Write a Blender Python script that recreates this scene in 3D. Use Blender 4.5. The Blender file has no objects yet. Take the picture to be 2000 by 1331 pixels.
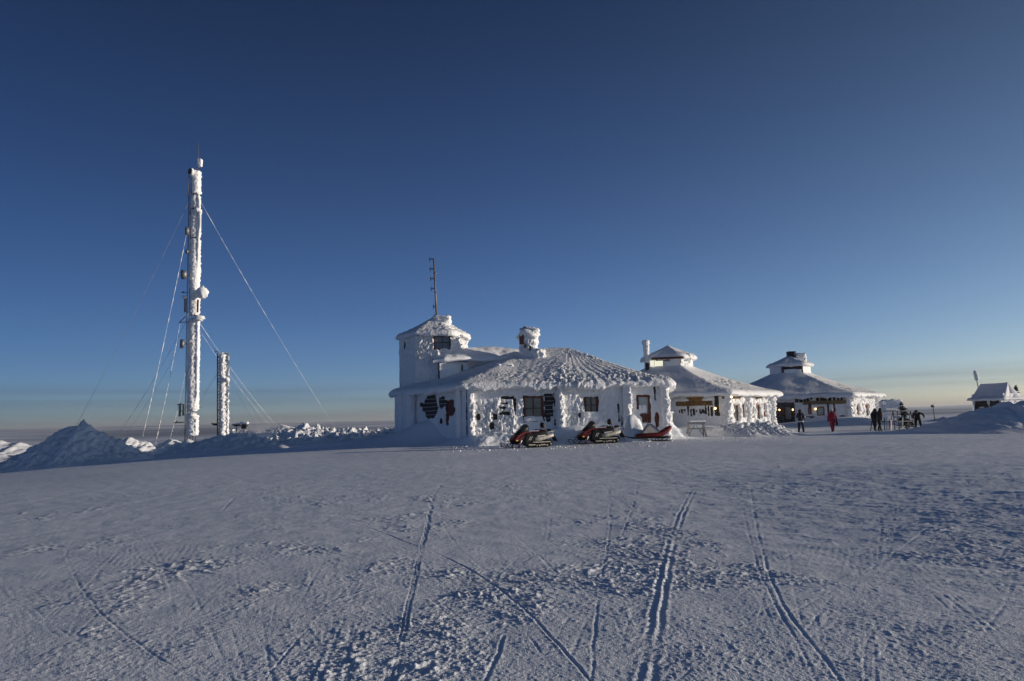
import bpy, bmesh, math, random
import numpy as np
from mathutils import Vector, Matrix, Euler

R = math.radians
scene = bpy.context.scene
COL = scene.collection

# ------------------------------------------------------------------ camera
CAM_Z, PITCH, ROLL, FPX = 1.6, R(6.55), R(-1.43), 1333.0
cam_d = bpy.data.cameras.new('camera')
cam_d.lens, cam_d.sensor_width, cam_d.clip_start, cam_d.clip_end = 24.0, 36.0, 0.05, 40000.0
cam = bpy.data.objects.new('camera', cam_d)
COL.objects.link(cam)
CAM_M = Matrix.Rotation(math.pi / 2 + PITCH, 3, 'X') @ Matrix.Rotation(ROLL, 3, 'Z')
cam.matrix_world = Matrix.Translation((0, 0, CAM_Z)) @ CAM_M.to_4x4()
scene.camera = cam

# ------------------------------------------------------------------ sky and sun
SUN_EL, SUN_AZ = 7.0, 1.5            # degrees above the horizon; degrees in front of due right (+X)
SUN_STRENGTH, SKY_STRENGTH, EXPOSURE = 3.8, 0.146, 0.06
world = bpy.data.worlds.new('World')
scene.world = world
world.use_nodes = True
wn, wl = world.node_tree.nodes, world.node_tree.links
wn.clear()
w_out = wn.new('ShaderNodeOutputWorld')
w_bg = wn.new('ShaderNodeBackground')
w_sky = wn.new('ShaderNodeTexSky')
w_sky.sky_type = 'NISHITA'
w_sky.sun_disc = False
w_sky.sun_elevation = R(SUN_EL)
w_sky.sun_rotation = R(90 + SUN_AZ)
w_sky.altitude = 4000
w_sky.air_density = 1.2
w_sky.dust_density = 3.0
w_sky.ozone_density = 3.2
w_bg.inputs['Strength'].default_value = SKY_STRENGTH
# the clear winter air: the whole sky deepens away from the sun and pales towards it
w_tc0 = wn.new('ShaderNodeTexCoord')
w_sep0 = wn.new('ShaderNodeSeparateXYZ')
wl.new(w_tc0.outputs['Generated'], w_sep0.inputs[0])
w_side = wn.new('ShaderNodeMapRange')
w_side.inputs['From Min'].default_value, w_side.inputs['From Max'].default_value = -.8, .8
wl.new(w_sep0.outputs['X'], w_side.inputs['Value'])
w_tint = wn.new('ShaderNodeMix'); w_tint.data_type = 'RGBA'
w_tint.inputs[6].default_value = (.275, .325, .46, 1)
w_tint.inputs[7].default_value = (1.26, 1.12, 1.30, 1)
wl.new(w_side.outputs[0], w_tint.inputs[0])
w_col = wn.new('ShaderNodeMix'); w_col.data_type = 'RGBA'; w_col.blend_type = 'MULTIPLY'
w_col.inputs[0].default_value = 1.0
w_zen = wn.new('ShaderNodeMapRange')          # and darkens evenly towards the zenith
w_zen.inputs['From Min'].default_value, w_zen.inputs['From Max'].default_value = .0, .65
w_zen.inputs['To Min'].default_value, w_zen.inputs['To Max'].default_value = 1.10, .36
wl.new(w_sep0.outputs['Z'], w_zen.inputs['Value'])
w_dim = wn.new('ShaderNodeVectorMath'); w_dim.operation = 'SCALE'
wl.new(w_sky.outputs[0], w_dim.inputs[0]); wl.new(w_zen.outputs[0], w_dim.inputs['Scale'])
w_warm = wn.new('ShaderNodeMapRange')
w_warm.inputs['From Min'].default_value, w_warm.inputs['From Max'].default_value = .02, .75
wl.new(w_sep0.outputs['X'], w_warm.inputs['Value'])
w_wm = wn.new('ShaderNodeMix'); w_wm.data_type = 'RGBA'; w_wm.blend_type = 'MULTIPLY'
w_wm.inputs[7].default_value = (1.08, .88, .64, 1)
wl.new(w_warm.outputs[0], w_wm.inputs[0]); wl.new(w_tint.outputs[2], w_wm.inputs[6])
wl.new(w_dim.outputs[0], w_col.inputs[6]); wl.new(w_wm.outputs[2], w_col.inputs[7])
# thin grey stratus streaks low over the horizon
w_tc = wn.new('ShaderNodeTexCoord')
w_sep = wn.new('ShaderNodeSeparateXYZ')
wl.new(w_tc.outputs['Generated'], w_sep.inputs[0])
w_map = wn.new('ShaderNodeMapping')
w_map.inputs['Scale'].default_value = (2.2, 2.2, 90.0)
wl.new(w_tc.outputs['Generated'], w_map.inputs[0])
w_noise = wn.new('ShaderNodeTexNoise')
w_noise.inputs['Scale'].default_value = 1.0
w_noise.inputs['Detail'].default_value = 5.0
wl.new(w_map.outputs[0], w_noise.inputs['Vector'])
w_band = wn.new('ShaderNodeValToRGB')          # elevation band of the streaks
e = w_band.color_ramp.elements
e[0].position, e[0].color = 0.0, (1, 1, 1, 1)
e[1].position, e[1].color = 0.058, (0, 0, 0, 1)
for p_, c_ in ((0.012, .75), (0.024, .30), (0.034, .8), (0.042, .7)):
    k_ = e.new(p_); k_.color = (c_, c_, c_, 1)
wl.new(w_sep.outputs['Z'], w_band.inputs[0])
w_nr = wn.new('ShaderNodeMapRange')
w_nr.inputs['From Min'].default_value, w_nr.inputs['From Max'].default_value = .30, .62
wl.new(w_noise.outputs['Fac'], w_nr.inputs['Value'])
w_mul = wn.new('ShaderNodeMath'); w_mul.operation = 'MULTIPLY'
wl.new(w_band.outputs[0], w_mul.inputs[0]); wl.new(w_nr.outputs[0], w_mul.inputs[1])
w_mul2 = wn.new('ShaderNodeMath'); w_mul2.operation = 'MULTIPLY'
w_mul2.inputs[1].default_value = .85
wl.new(w_mul.outputs[0], w_mul2.inputs[0])
w_mix = wn.new('ShaderNodeMix'); w_mix.data_type = 'RGBA'
w_gain = wn.new('ShaderNodeMix'); w_gain.data_type = 'RGBA'; w_gain.blend_type = 'MULTIPLY'
w_gain.inputs[0].default_value = 1.0
w_gain.inputs[7].default_value = (.60, .58, .62, 1)
wl.new(w_col.outputs[2], w_gain.inputs[6])
wl.new(w_mul2.outputs[0], w_mix.inputs[0])
wl.new(w_col.outputs[2], w_mix.inputs[6])
wl.new(w_gain.outputs[2], w_mix.inputs[7])
wl.new(w_mix.outputs[2], w_bg.inputs['Color'])
wl.new(w_bg.outputs[0], w_out.inputs['Surface'])

sun_d = bpy.data.lights.new('sun', 'SUN')
sun_d.energy, sun_d.angle, sun_d.color = SUN_STRENGTH, R(0.6), (1.0, .88, .73)
sun = bpy.data.objects.new('sun', sun_d)
COL.objects.link(sun)
TO_SUN = Vector((math.cos(R(SUN_EL)) * math.cos(R(SUN_AZ)), -math.cos(R(SUN_EL)) * math.sin(R(SUN_AZ)), math.sin(R(SUN_EL))))
sun.rotation_euler = TO_SUN.to_track_quat('Z', 'Y').to_euler()
sun.location = (60, -10, 40)

vs = scene.view_settings
vs.view_transform, vs.look, vs.exposure, vs.gamma, vs.use_curve_mapping = 'Standard', 'None', EXPOSURE, 1.0, False
scene.cycles.max_bounces = 6
scene.cycles.diffuse_bounces = 3
scene.cycles.use_denoising = True

# ------------------------------------------------------------------ helpers: place, noise, mesh
def ray(px, py):
    return CAM_M @ Vector((px - 1000.0, 665.5 - py, -FPX))
def at(px, py, Y):
    """point at depth Y (metres ahead of the camera) seen at photo pixel px, py"""
    d = ray(px, py); s = Y / d.y
    return Vector((d.x * s, Y, CAM_Z + d.z * s))
def grd(px, py, z=0.0):
    d = ray(px, py); s = (z - CAM_Z) / d.z
    return Vector((d.x * s, d.y * s, z))

_rs = np.random.RandomState(11)
PERM = np.tile(_rs.permutation(256), 2).astype(np.int32)
_a = _rs.rand(256) * 2 * np.pi
G2 = np.stack([np.cos(_a), np.sin(_a)], 1)
_g = _rs.normal(size=(256, 3)); G3 = _g / np.linalg.norm(_g, axis=1)[:, None]
def n2(x, y, seed=0):
    x = np.asarray(x, float) + seed * 17.31; y = np.asarray(y, float) + seed * 9.17
    xi = np.floor(x).astype(np.int64); yi = np.floor(y).astype(np.int64)
    xf, yf = x - xi, y - yi
    u = xf * xf * xf * (xf * (xf * 6 - 15) + 10); v = yf * yf * yf * (yf * (yf * 6 - 15) + 10)
    xi &= 255; yi &= 255
    def g(i, j):
        h = PERM[PERM[(xi + i) & 255] + ((yi + j) & 255)] & 255
        gr = G2[h]
        return gr[..., 0] * (xf - i) + gr[..., 1] * (yf - j)
    a, b, c, d = g(0, 0), g(1, 0), g(0, 1), g(1, 1)
    return 1.5 * ((a + u * (b - a)) * (1 - v) + (c + u * (d - c)) * v)
def n3(P, f=1.0, seed=0):
    P = np.asarray(P, float) * f + np.array([seed * 7.3, seed * 3.7, seed * 5.1])
    I = np.floor(P).astype(np.int64); F = P - I
    W = F * F * F * (F * (F * 6 - 15) + 10); I &= 255
    def g(i, j, k):
        h = PERM[(PERM[PERM[(I[..., 0] + i) & 255] + ((I[..., 1] + j) & 255)] + I[..., 2] + k) & 255] & 255
        gr = G3[h]
        return gr[..., 0] * (F[..., 0] - i) + gr[..., 1] * (F[..., 1] - j) + gr[..., 2] * (F[..., 2] - k)
    def lx(j, k):
        a, b = g(0, j, k), g(1, j, k); return a + W[..., 0] * (b - a)
    a0, a1 = lx(0, 0), lx(1, 0); b0, b1 = lx(0, 1), lx(1, 1)
    a = a0 + W[..., 1] * (a1 - a0); b = b0 + W[..., 1] * (b1 - b0)
    return 1.5 * (a + W[..., 2] * (b - a))
def billow(P, f, seed=0, octs=3):
    s, a = 0, 1.0
    for o in range(octs):
        q = n3(P, f, seed + o)
        s = s + a * ((np.abs(q) * 2.2 - .55) if o == 0 else (.45 - 1.9 * np.abs(q)) * 1.15); f *= 2.15; a *= .58
    return s
def sstep(a, b, x):
    t = np.clip((x - a) / (b - a), 0, 1); return t * t * (3 - 2 * t)

def link(name, me, mat=None, parent=None):
    o = bpy.data.objects.new(name, me)
    COL.objects.link(o)
    if mat is not None:
        for m in (mat if isinstance(mat, (list, tuple)) else [mat]): me.materials.append(m)
    if parent is not None:
        o.parent = parent
        o.matrix_parent_inverse = INV.get(root_of(parent).name, Matrix())
        if parent.type == 'MESH' or parent.parent is not None:
            o.matrix_parent_inverse = Matrix()
    return o
INV = {}
def root_of(o):
    while o.parent is not None: o = o.parent
    return o
def tag(o, label, cat, group=None, kind=None):
    if label: o['label'] = label
    if cat: o['category'] = cat
    if group: o['group'] = group
    if kind: o['kind'] = kind
    return o
def thing(name, label, cat, loc=(0, 0, 0), group=None, local=False):
    """Empty at the base; parts are given in world coordinates unless local"""
    o = bpy.data.objects.new(name, None)
    COL.objects.link(o)
    o.empty_display_size = .3
    o.location = loc
    INV[o.name] = Matrix() if local else Matrix.Translation(-Vector(loc))
    return tag(o, label, cat, group)

def grid_me(name, P, closed=False, smooth=True):
    """P[n, m, 3] -> mesh; closed joins the last row to the first"""
    n, m, _ = P.shape
    idx = np.arange(n * m, dtype=np.int32).reshape(n, m)
    if closed: idx = np.vstack([idx, idx[:1]])
    a, b, c, d = idx[:-1, :-1], idx[1:, :-1], idx[1:, 1:], idx[:-1, 1:]
    Q = np.stack([a, b, c, d], -1).reshape(-1, 4)
    return quads_me(name, P.reshape(-1, 3), Q, smooth)
def quads_me(name, V, Q, smooth=True):
    me = bpy.data.meshes.new(name)
    me.vertices.add(len(V)); me.vertices.foreach_set('co', np.ascontiguousarray(V, dtype=np.float32).ravel())
    me.loops.add(Q.size); me.loops.foreach_set('vertex_index', np.ascontiguousarray(Q, dtype=np.int32).ravel())
    me.polygons.add(len(Q)); me.polygons.foreach_set('loop_start', np.arange(0, Q.size, 4, dtype=np.int32))
    me.polygons.foreach_set('use_smooth', np.full(len(Q), smooth))
    me.update(calc_edges=True)
    return me
def gnormals(P, closed=False):
    if closed: du = np.roll(P, -1, 0) - np.roll(P, 1, 0)
    else: du = np.gradient(P, axis=0)
    dv = np.gradient(P, axis=1)
    N = np.cross(du, dv)
    return N / (np.linalg.norm(N, axis=2)[..., None] + 1e-9)

class MB:
    """collects boxes, tubes and lofts; build() makes ONE mesh object"""
    def __init__(s): s.v, s.f, s.sm = [], [], []
    def add(s, V, F, smooth=False):
        o = len(s.v); s.v += [tuple(p) for p in V]; s.f += [[i + o for i in f] for f in F]; s.sm += [smooth] * len(F); return s
    def box(s, c, size, rot=None):
        V = []
        for x in (-.5, .5):
            for y in (-.5, .5):
                for z in (-.5, .5):
                    p = Vector((x * size[0], y * size[1], z * size[2]))
                    if rot is not None: p = rot @ p
                    V.append(Vector(c) + p)
        return s.add(V, [[0, 1, 3, 2], [4, 6, 7, 5], [0, 4, 5, 1], [2, 3, 7, 6], [0, 2, 6, 4], [1, 5, 7, 3]])
    def tube(s, pts, r, n=8, cap=True, smooth=True):
        pts = [Vector(p) for p in pts]; rs = r if isinstance(r, (list, tuple)) else [r] * len(pts)
        V, F = [], []
        for i, p in enumerate(pts):
            t = (pts[min(i + 1, len(pts) - 1)] - pts[max(i - 1, 0)]).normalized()
            a = t.orthogonal().normalized() if i == 0 else (a - t * a.dot(t)).normalized()
            b = t.cross(a)
            for k in range(n):
                th = 2 * math.pi * k / n; V.append(p + (a * math.cos(th) + b * math.sin(th)) * rs[i])
        for i in range(len(pts) - 1):
            for k in range(n): F.append([i * n + k, i * n + (k + 1) % n, (i + 1) * n + (k + 1) % n, (i + 1) * n + k])
        s.add(V, F, smooth)
        if cap:
            o = len(s.v) - len(V)
            s.f.append([o + k for k in range(n)][::-1]); s.f.append([o + (len(pts) - 1) * n + k for k in range(n)]); s.sm += [False, False]
        return s
    def loft(s, secs, n=12, pw=3.0, smooth=True):
        """secs: (x, z_bottom, z_top, half_width) superellipse sections along x"""
        V, F = [], []
        for x, z0, z1, hw in secs:
            for k in range(n):
                th = 2 * math.pi * (k + .5) / n; c, d = math.cos(th), math.sin(th)
                V.append((x, hw * math.copysign(abs(c) ** (2 / pw), c), (z0 + z1) / 2 + (z1 - z0) / 2 * math.copysign(abs(d) ** (2 / pw), d)))
        m = len(secs)
        for i in range(m - 1):
            for k in range(n): F.append([i * n + k, (i + 1) * n + k, (i + 1) * n + (k + 1) % n, i * n + (k + 1) % n])
        F.append([k for k in range(n)]); F.append([(m - 1) * n + k for k in range(n)][::-1])
        return s.add(V, F, smooth)
    def prism(s, poly, y0, y1):
        """poly in (x, z), extruded in y"""
        n = len(poly)
        V = [(x, y0, z) for x, z in poly] + [(x, y1, z) for x, z in poly]
        F = [list(range(n)), list(range(n, 2 * n))[::-1]] + [[k, n + k, n + (k + 1) % n, (k + 1) % n] for k in range(n)]
        return s.add(V, F)
    def ball(s, c, r, sc=(1, 1, 1), n=10):
        c = Vector(c); V, F = [], []
        for i in range(n // 2 + 1):
            ph = math.pi * i / (n // 2)
            for k in range(n):
                th = 2 * math.pi * k / n
                V.append(c + Vector((r * sc[0] * math.sin(ph) * math.cos(th), r * sc[1] * math.sin(ph) * math.sin(th), r * sc[2] * math.cos(ph))))
        for i in range(n // 2):
            for k in range(n): F.append([i * n + k, (i + 1) * n + k, (i + 1) * n + (k + 1) % n, i * n + (k + 1) % n])
        return s.add(V, F, True)
    def build(s, name, mat, parent=None, xf=None):
        me = bpy.data.meshes.new(name)
        V = s.v if xf is None else [tuple(xf @ Vector(p)) for p in s.v]
        me.from_pydata(V, [], s.f)
        me.polygons.foreach_set('use_smooth', s.sm)
        bm = bmesh.new(); bm.from_mesh(me); bmesh.ops.recalc_face_normals(bm, faces=bm.faces); bm.to_mesh(me); bm.free()
        me.update()
        return link(name, me, mat, parent)

# ------------------------------------------------------------------ materials
def mat(name, col, rough=.7, var=.0, scale=4.0, bump=0.0, bscale=20.0, metal=0.0, spec=.4, emit=None, col2=None, stretch=None):
    m = bpy.data.materials.new(name); m.use_nodes = True
    nt = m.node_tree; b = nt.nodes['Principled BSDF']
    b.inputs['Roughness'].default_value = rough; b.inputs['Metallic'].default_value = metal
    b.inputs['Specular IOR Level'].default_value = spec
    b.inputs['Base Color'].default_value = (*col, 1)
    geo = nt.nodes.new('ShaderNodeNewGeometry')
    src = geo.outputs['Position']
    if stretch:
        mp = nt.nodes.new('ShaderNodeMapping'); mp.inputs['Scale'].default_value = stretch
        nt.links.new(src, mp.inputs[0]); src = mp.outputs[0]
    if var > 0 or col2:
        t = nt.nodes.new('ShaderNodeTexNoise'); t.inputs['Scale'].default_value = scale; t.inputs['Detail'].default_value = 5
        nt.links.new(src, t.inputs['Vector'])
        r = nt.nodes.new('ShaderNodeValToRGB')
        c2 = col2 if col2 else tuple(min(1, c * (1 + var)) for c in col)
        c1 = col if col2 else tuple(c * (1 - var) for c in col)
        r.color_ramp.elements[0].position, r.color_ramp.elements[0].color = .35, (*c1, 1)
        r.color_ramp.elements[1].position, r.color_ramp.elements[1].color = .65, (*c2, 1)
        nt.links.new(t.outputs['Fac'], r.inputs[0]); nt.links.new(r.outputs[0], b.inputs['Base Color'])
    if bump > 0:
        t = nt.nodes.new('ShaderNodeTexNoise'); t.inputs['Scale'].default_value = bscale; t.inputs['Detail'].default_value = 4
        nt.links.new(src, t.inputs['Vector'])
        bp = nt.nodes.new('ShaderNodeBump'); bp.inputs['Strength'].default_value = 1.0; bp.inputs['Distance'].default_value = bump
        nt.links.new(t.outputs['Fac'], bp.inputs['Height']); nt.links.new(bp.outputs[0], b.inputs['Normal'])
    if emit:
        b.inputs['Emission Color'].default_value = (*emit[0], 1); b.inputs['Emission Strength'].default_value = emit[1]
    return m
M = {}
M['snow'] = mat('snow', (.88, .895, .92), .75, .03, 1.5, .012, 9.0, spec=.25)
M['rime'] = mat('rime', (.89, .895, .905), .7, .03, 3.0, .055, 9.0, spec=.25)
M['chunk'] = mat('ploughed_snow', (.86, .88, .91), .75, .04, 2.0, .03, 6.0, spec=.25)
M['timber'] = mat('dark_timber', (.045, .038, .034), .8, .45, 3.0, .004, 30, stretch=(1, 1, 6))
M['plank'] = mat('weathered_plank', (.055, .042, .034), .85, .4, 4.0, .004, 40, stretch=(.6, .6, 8))
M['red_wood'] = mat('red_brown_painted_wood', (.14, .044, .027), .75, .35, 6.0, .003, 60)
M['orange_wood'] = mat('orange_brown_wood', (.30, .11, .045), .65, .3, 6.0, .003, 60)
M['sign_wood'] = mat('yellow_sign_wood', (.34, .19, .06), .7, .35, 8.0)
M['beam'] = mat('weathered_beam', (.22, .15, .08), .8, .35, 7.0)
M['letter'] = mat('dark_letter_paint', (.035, .02, .014), .7)
M['glass'] = mat('window_glass', (.12, .125, .12), .12, .3, 1.2, spec=.8)
M['pale_glass'] = mat('frosted_pane', (.42, .47, .48), .35, .1, 2.0)
M['glow_glass'] = mat('glowing_pane', (.6, .6, .5), .3, emit=((1.0, .95, .72), .75))
M['lamp'] = mat('lit_lamp_glass', (.8, .6, .35), .3, emit=((1.0, .66, .30), 5.0))
M['lampshade'] = mat('lamp_metal', (.03, .028, .026), .5)
M['brick'] = mat('brown_brick', (.16, .085, .05), .85, .3, 9.0)
M['slate'] = mat('grey_stone_wall', (.10, .095, .10), .85, .35, 5.0, .01, 12)
M['steel'] = mat('galvanised_steel', (.22, .22, .23), .5, .2, 5.0, metal=.6)
M['dark_steel'] = mat('dark_steel', (.06, .06, .065), .55, .3, 5.0, metal=.3)
M['mast_steel'] = mat('mast_steel', (.16, .12, .115), .6, .3, 3.0, metal=.2)
M['pole'] = mat('antenna_pole', (.20, .155, .11), .5, .2, 5.0, metal=.4)
M['black'] = mat('black_plastic', (.010, .010, .012), .42, .2, 9.0, spec=.18)
M['rubber'] = mat('black_rubber', (.016, .016, .017), .8, .3, 12.0, spec=.15)
M['red_paint'] = mat('red_snowmobile_paint', (.12, .008, .013), .42, .15, 6.0, spec=.3)
M['red_sled'] = mat('red_sled_plastic', (.15, .012, .014), .5, .2, 5.0, spec=.3)
M['seat'] = mat('seat_vinyl', (.014, .013, .014), .6, .2, 14.0, .002, 60, spec=.15)
M['alu'] = mat('snow_dusted_aluminium', (.46, .43, .38), .6, .3, 9.0, metal=.1)
M['yellow'] = mat('yellow_decal', (.75, .50, .02), .45)
M['white'] = mat('white_decal', (.75, .75, .74), .45)
M['tarp'] = mat('grey_canvas_cover', (.40, .37, .36), .8, .12, 4.0, .006, 10)
M['windshield'] = mat('smoked_windshield', (.16, .13, .09), .15, spec=.7)
M['grey_wood'] = mat('frosted_grey_wood', (.26, .25, .25), .85, .35, 9.0, .004, 30)
M['board'] = mat('white_notice_board', (.72, .70, .66), .6, .05, 9.0)
M['jacket_dark'] = mat('black_ski_jacket', (.016, .017, .02), .7, .3, 8.0)
M['jacket_navy'] = mat('dark_navy_jacket', (.02, .022, .032), .7, .3, 8.0)
M['trousers'] = mat('black_ski_trousers', (.013, .013, .014), .75, .3, 8.0)
M['red_suit'] = mat('crimson_ski_suit', (.30, .008, .035), .65, .15, 6.0)
M['boots'] = mat('black_boots', (.015, .014, .014), .6)
M['skin'] = mat('skin', (.45, .25, .18), .55)
M['hair'] = mat('dark_hair', (.02, .015, .012), .6)
M['pale_cloth'] = mat('pale_grey_cloth', (.55, .56, .58), .8)
M['rust_cloth'] = mat('rust_orange_cloth', (.28, .06, .02), .8)
M['needles'] = mat('spruce_needles', (.035, .05, .03), .8, .4, 10.0)
M['needles_grey'] = mat('frosted_needles', (.17, .17, .15), .85, .3, 8.0)
M['bark'] = mat('spruce_bark', (.08, .05, .035), .9, .3, 12.0)
M['ski_a'] = mat('ski_red_topsheet', (.24, .05, .04), .4)
M['ski_b'] = mat('ski_white_topsheet', (.6, .6, .6), .4)
M['ski_c'] = mat('ski_black_topsheet', (.03, .03, .04), .4)
M['ski_d'] = mat('ski_teal_topsheet', (.10, .20, .24), .4)

# ------------------------------------------------------------------ ground
def terrain(X, Y):
    X = np.asarray(X, float); Y = np.asarray(Y, float)
    r = np.hypot(X, Y)
    l = np.clip(-X - 2.0, 0, None)
    z = -0.0011 * np.minimum(l, 40) ** 2 - .05 * np.clip(l - 40, 0, 60)
    # a low swell that rises to the right of the yard, so its left flank lies in raking shade
    z = z + .30 * sstep(3.0, 12.5, X - .12 * (Y - 12)) * sstep(6.0, 10.0, Y) * (1 - sstep(15.5, 21, Y))
    z = z + .035 * n2(X * .16, Y * .2, 3) * sstep(3, 9, Y) + .05 * n2(X * .06, Y * .07, 5) * sstep(20, 40, r)
    z = z - np.clip(r - 130, 0, None) * .012 * (1 - sstep(700, 2500, r)) * 1.0
    far = sstep(3500, 9000, r)
    z = z + far * (14 + 42 * np.abs(n2(X * .00022, Y * .00022, 8)) + 16 * n2(X * .0009, Y * .0009, 9))
    return z
def gz(x, y): return float(terrain(np.array([x]), np.array([y]))[0])

def spline(pts, n=14):
    pts = [np.array(p, float) for p in pts]
    P = [2 * pts[0] - pts[1]] + pts + [2 * pts[-1] - pts[-2]]
    out = []
    for i in range(1, len(P) - 2):
        for k in range(n):
            t = k / n
            out.append(.5 * (2 * P[i] + (P[i + 1] - P[i - 1]) * t + (2 * P[i - 1] - 5 * P[i] + 4 * P[i + 1] - P[i + 2]) * t * t + (3 * P[i] - P[i - 1] - 3 * P[i + 1] + P[i + 2]) * t ** 3))
    out.append(P[-2])
    return np.array(out)
# tracks of skis and snowmobiles over the yard: (photo points on flat snow, half width, depth, berm, gauge)
TRACKS = [
    ([(884, 926), (852, 962), (832, 1040), (815, 1110), (795, 1200), (768, 1340)], .0100, .0095, .0050, .028),
    ([(124, 1062), (140, 1110), (168, 1160), (215, 1215), (290, 1270), (372, 1320), (420, 1345)], 0.0083, 0.0056, 0.0036, 0.000),
    ([(622, 1012), (700, 1025), (790, 1060), (850, 1082), (930, 1122), (1000, 1172), (1062, 1228), (1160, 1340)], 0.0099, 0.0099, 0.0048, 0.000),
    ([(1150, 925), (1185, 955), (1192, 1000), (1188, 1060), (1175, 1130), (1165, 1200), (1153, 1340)], .0100, .0050, .0030, 0),
    ([(1362, 948), (1335, 995), (1312, 1060), (1300, 1110), (1284, 1190), (1268, 1300), (1262, 1340)], .0200, .0055, .0065, .075),
    ([(1466, 950), (1474, 1010), (1498, 1105), (1535, 1190), (1600, 1275), (1652, 1340)], .0120, .0050, .0040, 0),
    ([(1448, 990), (1462, 1040), (1482, 1110), (1520, 1190), (1560, 1260), (1600, 1340)], .0100, .0035, .0030, 0),
    ([(1248, 938), (1238, 985), (1212, 1050)], 0.0099, 0.0050, 0.0030, 0.000),
    ([(690, 985), (684, 1000), (700, 1012), (770, 1000)], 0.0077, 0.0043, 0.0024, 0.000),
    ([(228, 1050), (262, 1085), (330, 1120)], 0.0077, 0.0031, 0.0018, 0.000),
    ([(455, 1070), (520, 1110), (600, 1150)], 0.0066, 0.0031, 0.0018, 0.000),
    ([(505, 1345), (600, 1230), (700, 1130), (800, 1050)], 0.0066, 0.0037, 0.0024, 0.000),
    ([(940, 1345), (975, 1270), (985, 1240)], 0.0121, 0.0074, 0.0048, 0.000),
    ([(430, 1000), (480, 960), (570, 925)], 0.0220, 0.0074, 0.0060, 0.000),
    ([(1720, 1010), (1722, 1040), (1715, 1090)], 0.0099, 0.0043, 0.0030, 0.000),
    ([(40, 1300), (160, 1240), (300, 1190)], 0.0088, 0.0031, 0.0018, 0.000),
    ([(1000, 1110), (1032, 1095), (1040, 1080)], 0.0066, 0.0037, 0.0024, 0.000),
]
CLUMPS = [(620, 1085, .9), (345, 1085, .5), (560, 1160, 1.0), (540, 1265, 1.0), (690, 1160, 1.0), (770, 1120, .8), (860, 1200, .9), (360, 1250, .9), (250, 1300, .9),
          (760, 1210, .9), (930, 1110, .9), (970, 1060, 1.0), (1000, 1010, .9), (930, 985, .8), (1080, 1060, .9), (1120, 1130, .7), (1230, 1090, 1.0), (1250, 1170, 1.0), (1330, 1120, .9),
          (1400, 1050, .7), (1290, 1260, 1.0), (1370, 1200, .8), (1450, 1180, .8), (1520, 1250, .8), (1600, 1180, .6), (1700, 1240, .6), (600, 1000, .5), (90, 1010, .7), (200, 980, .6), (60, 940, .6), (320, 950, .5),
          (1650, 1090, .55), (1850, 1200, .5), (1900, 1300, .6), (1050, 960, .8), (620, 940, .4), (820, 1300, .9), (960, 1290, .8), (1150, 1250, .6), (660, 1310, .8)]
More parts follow.
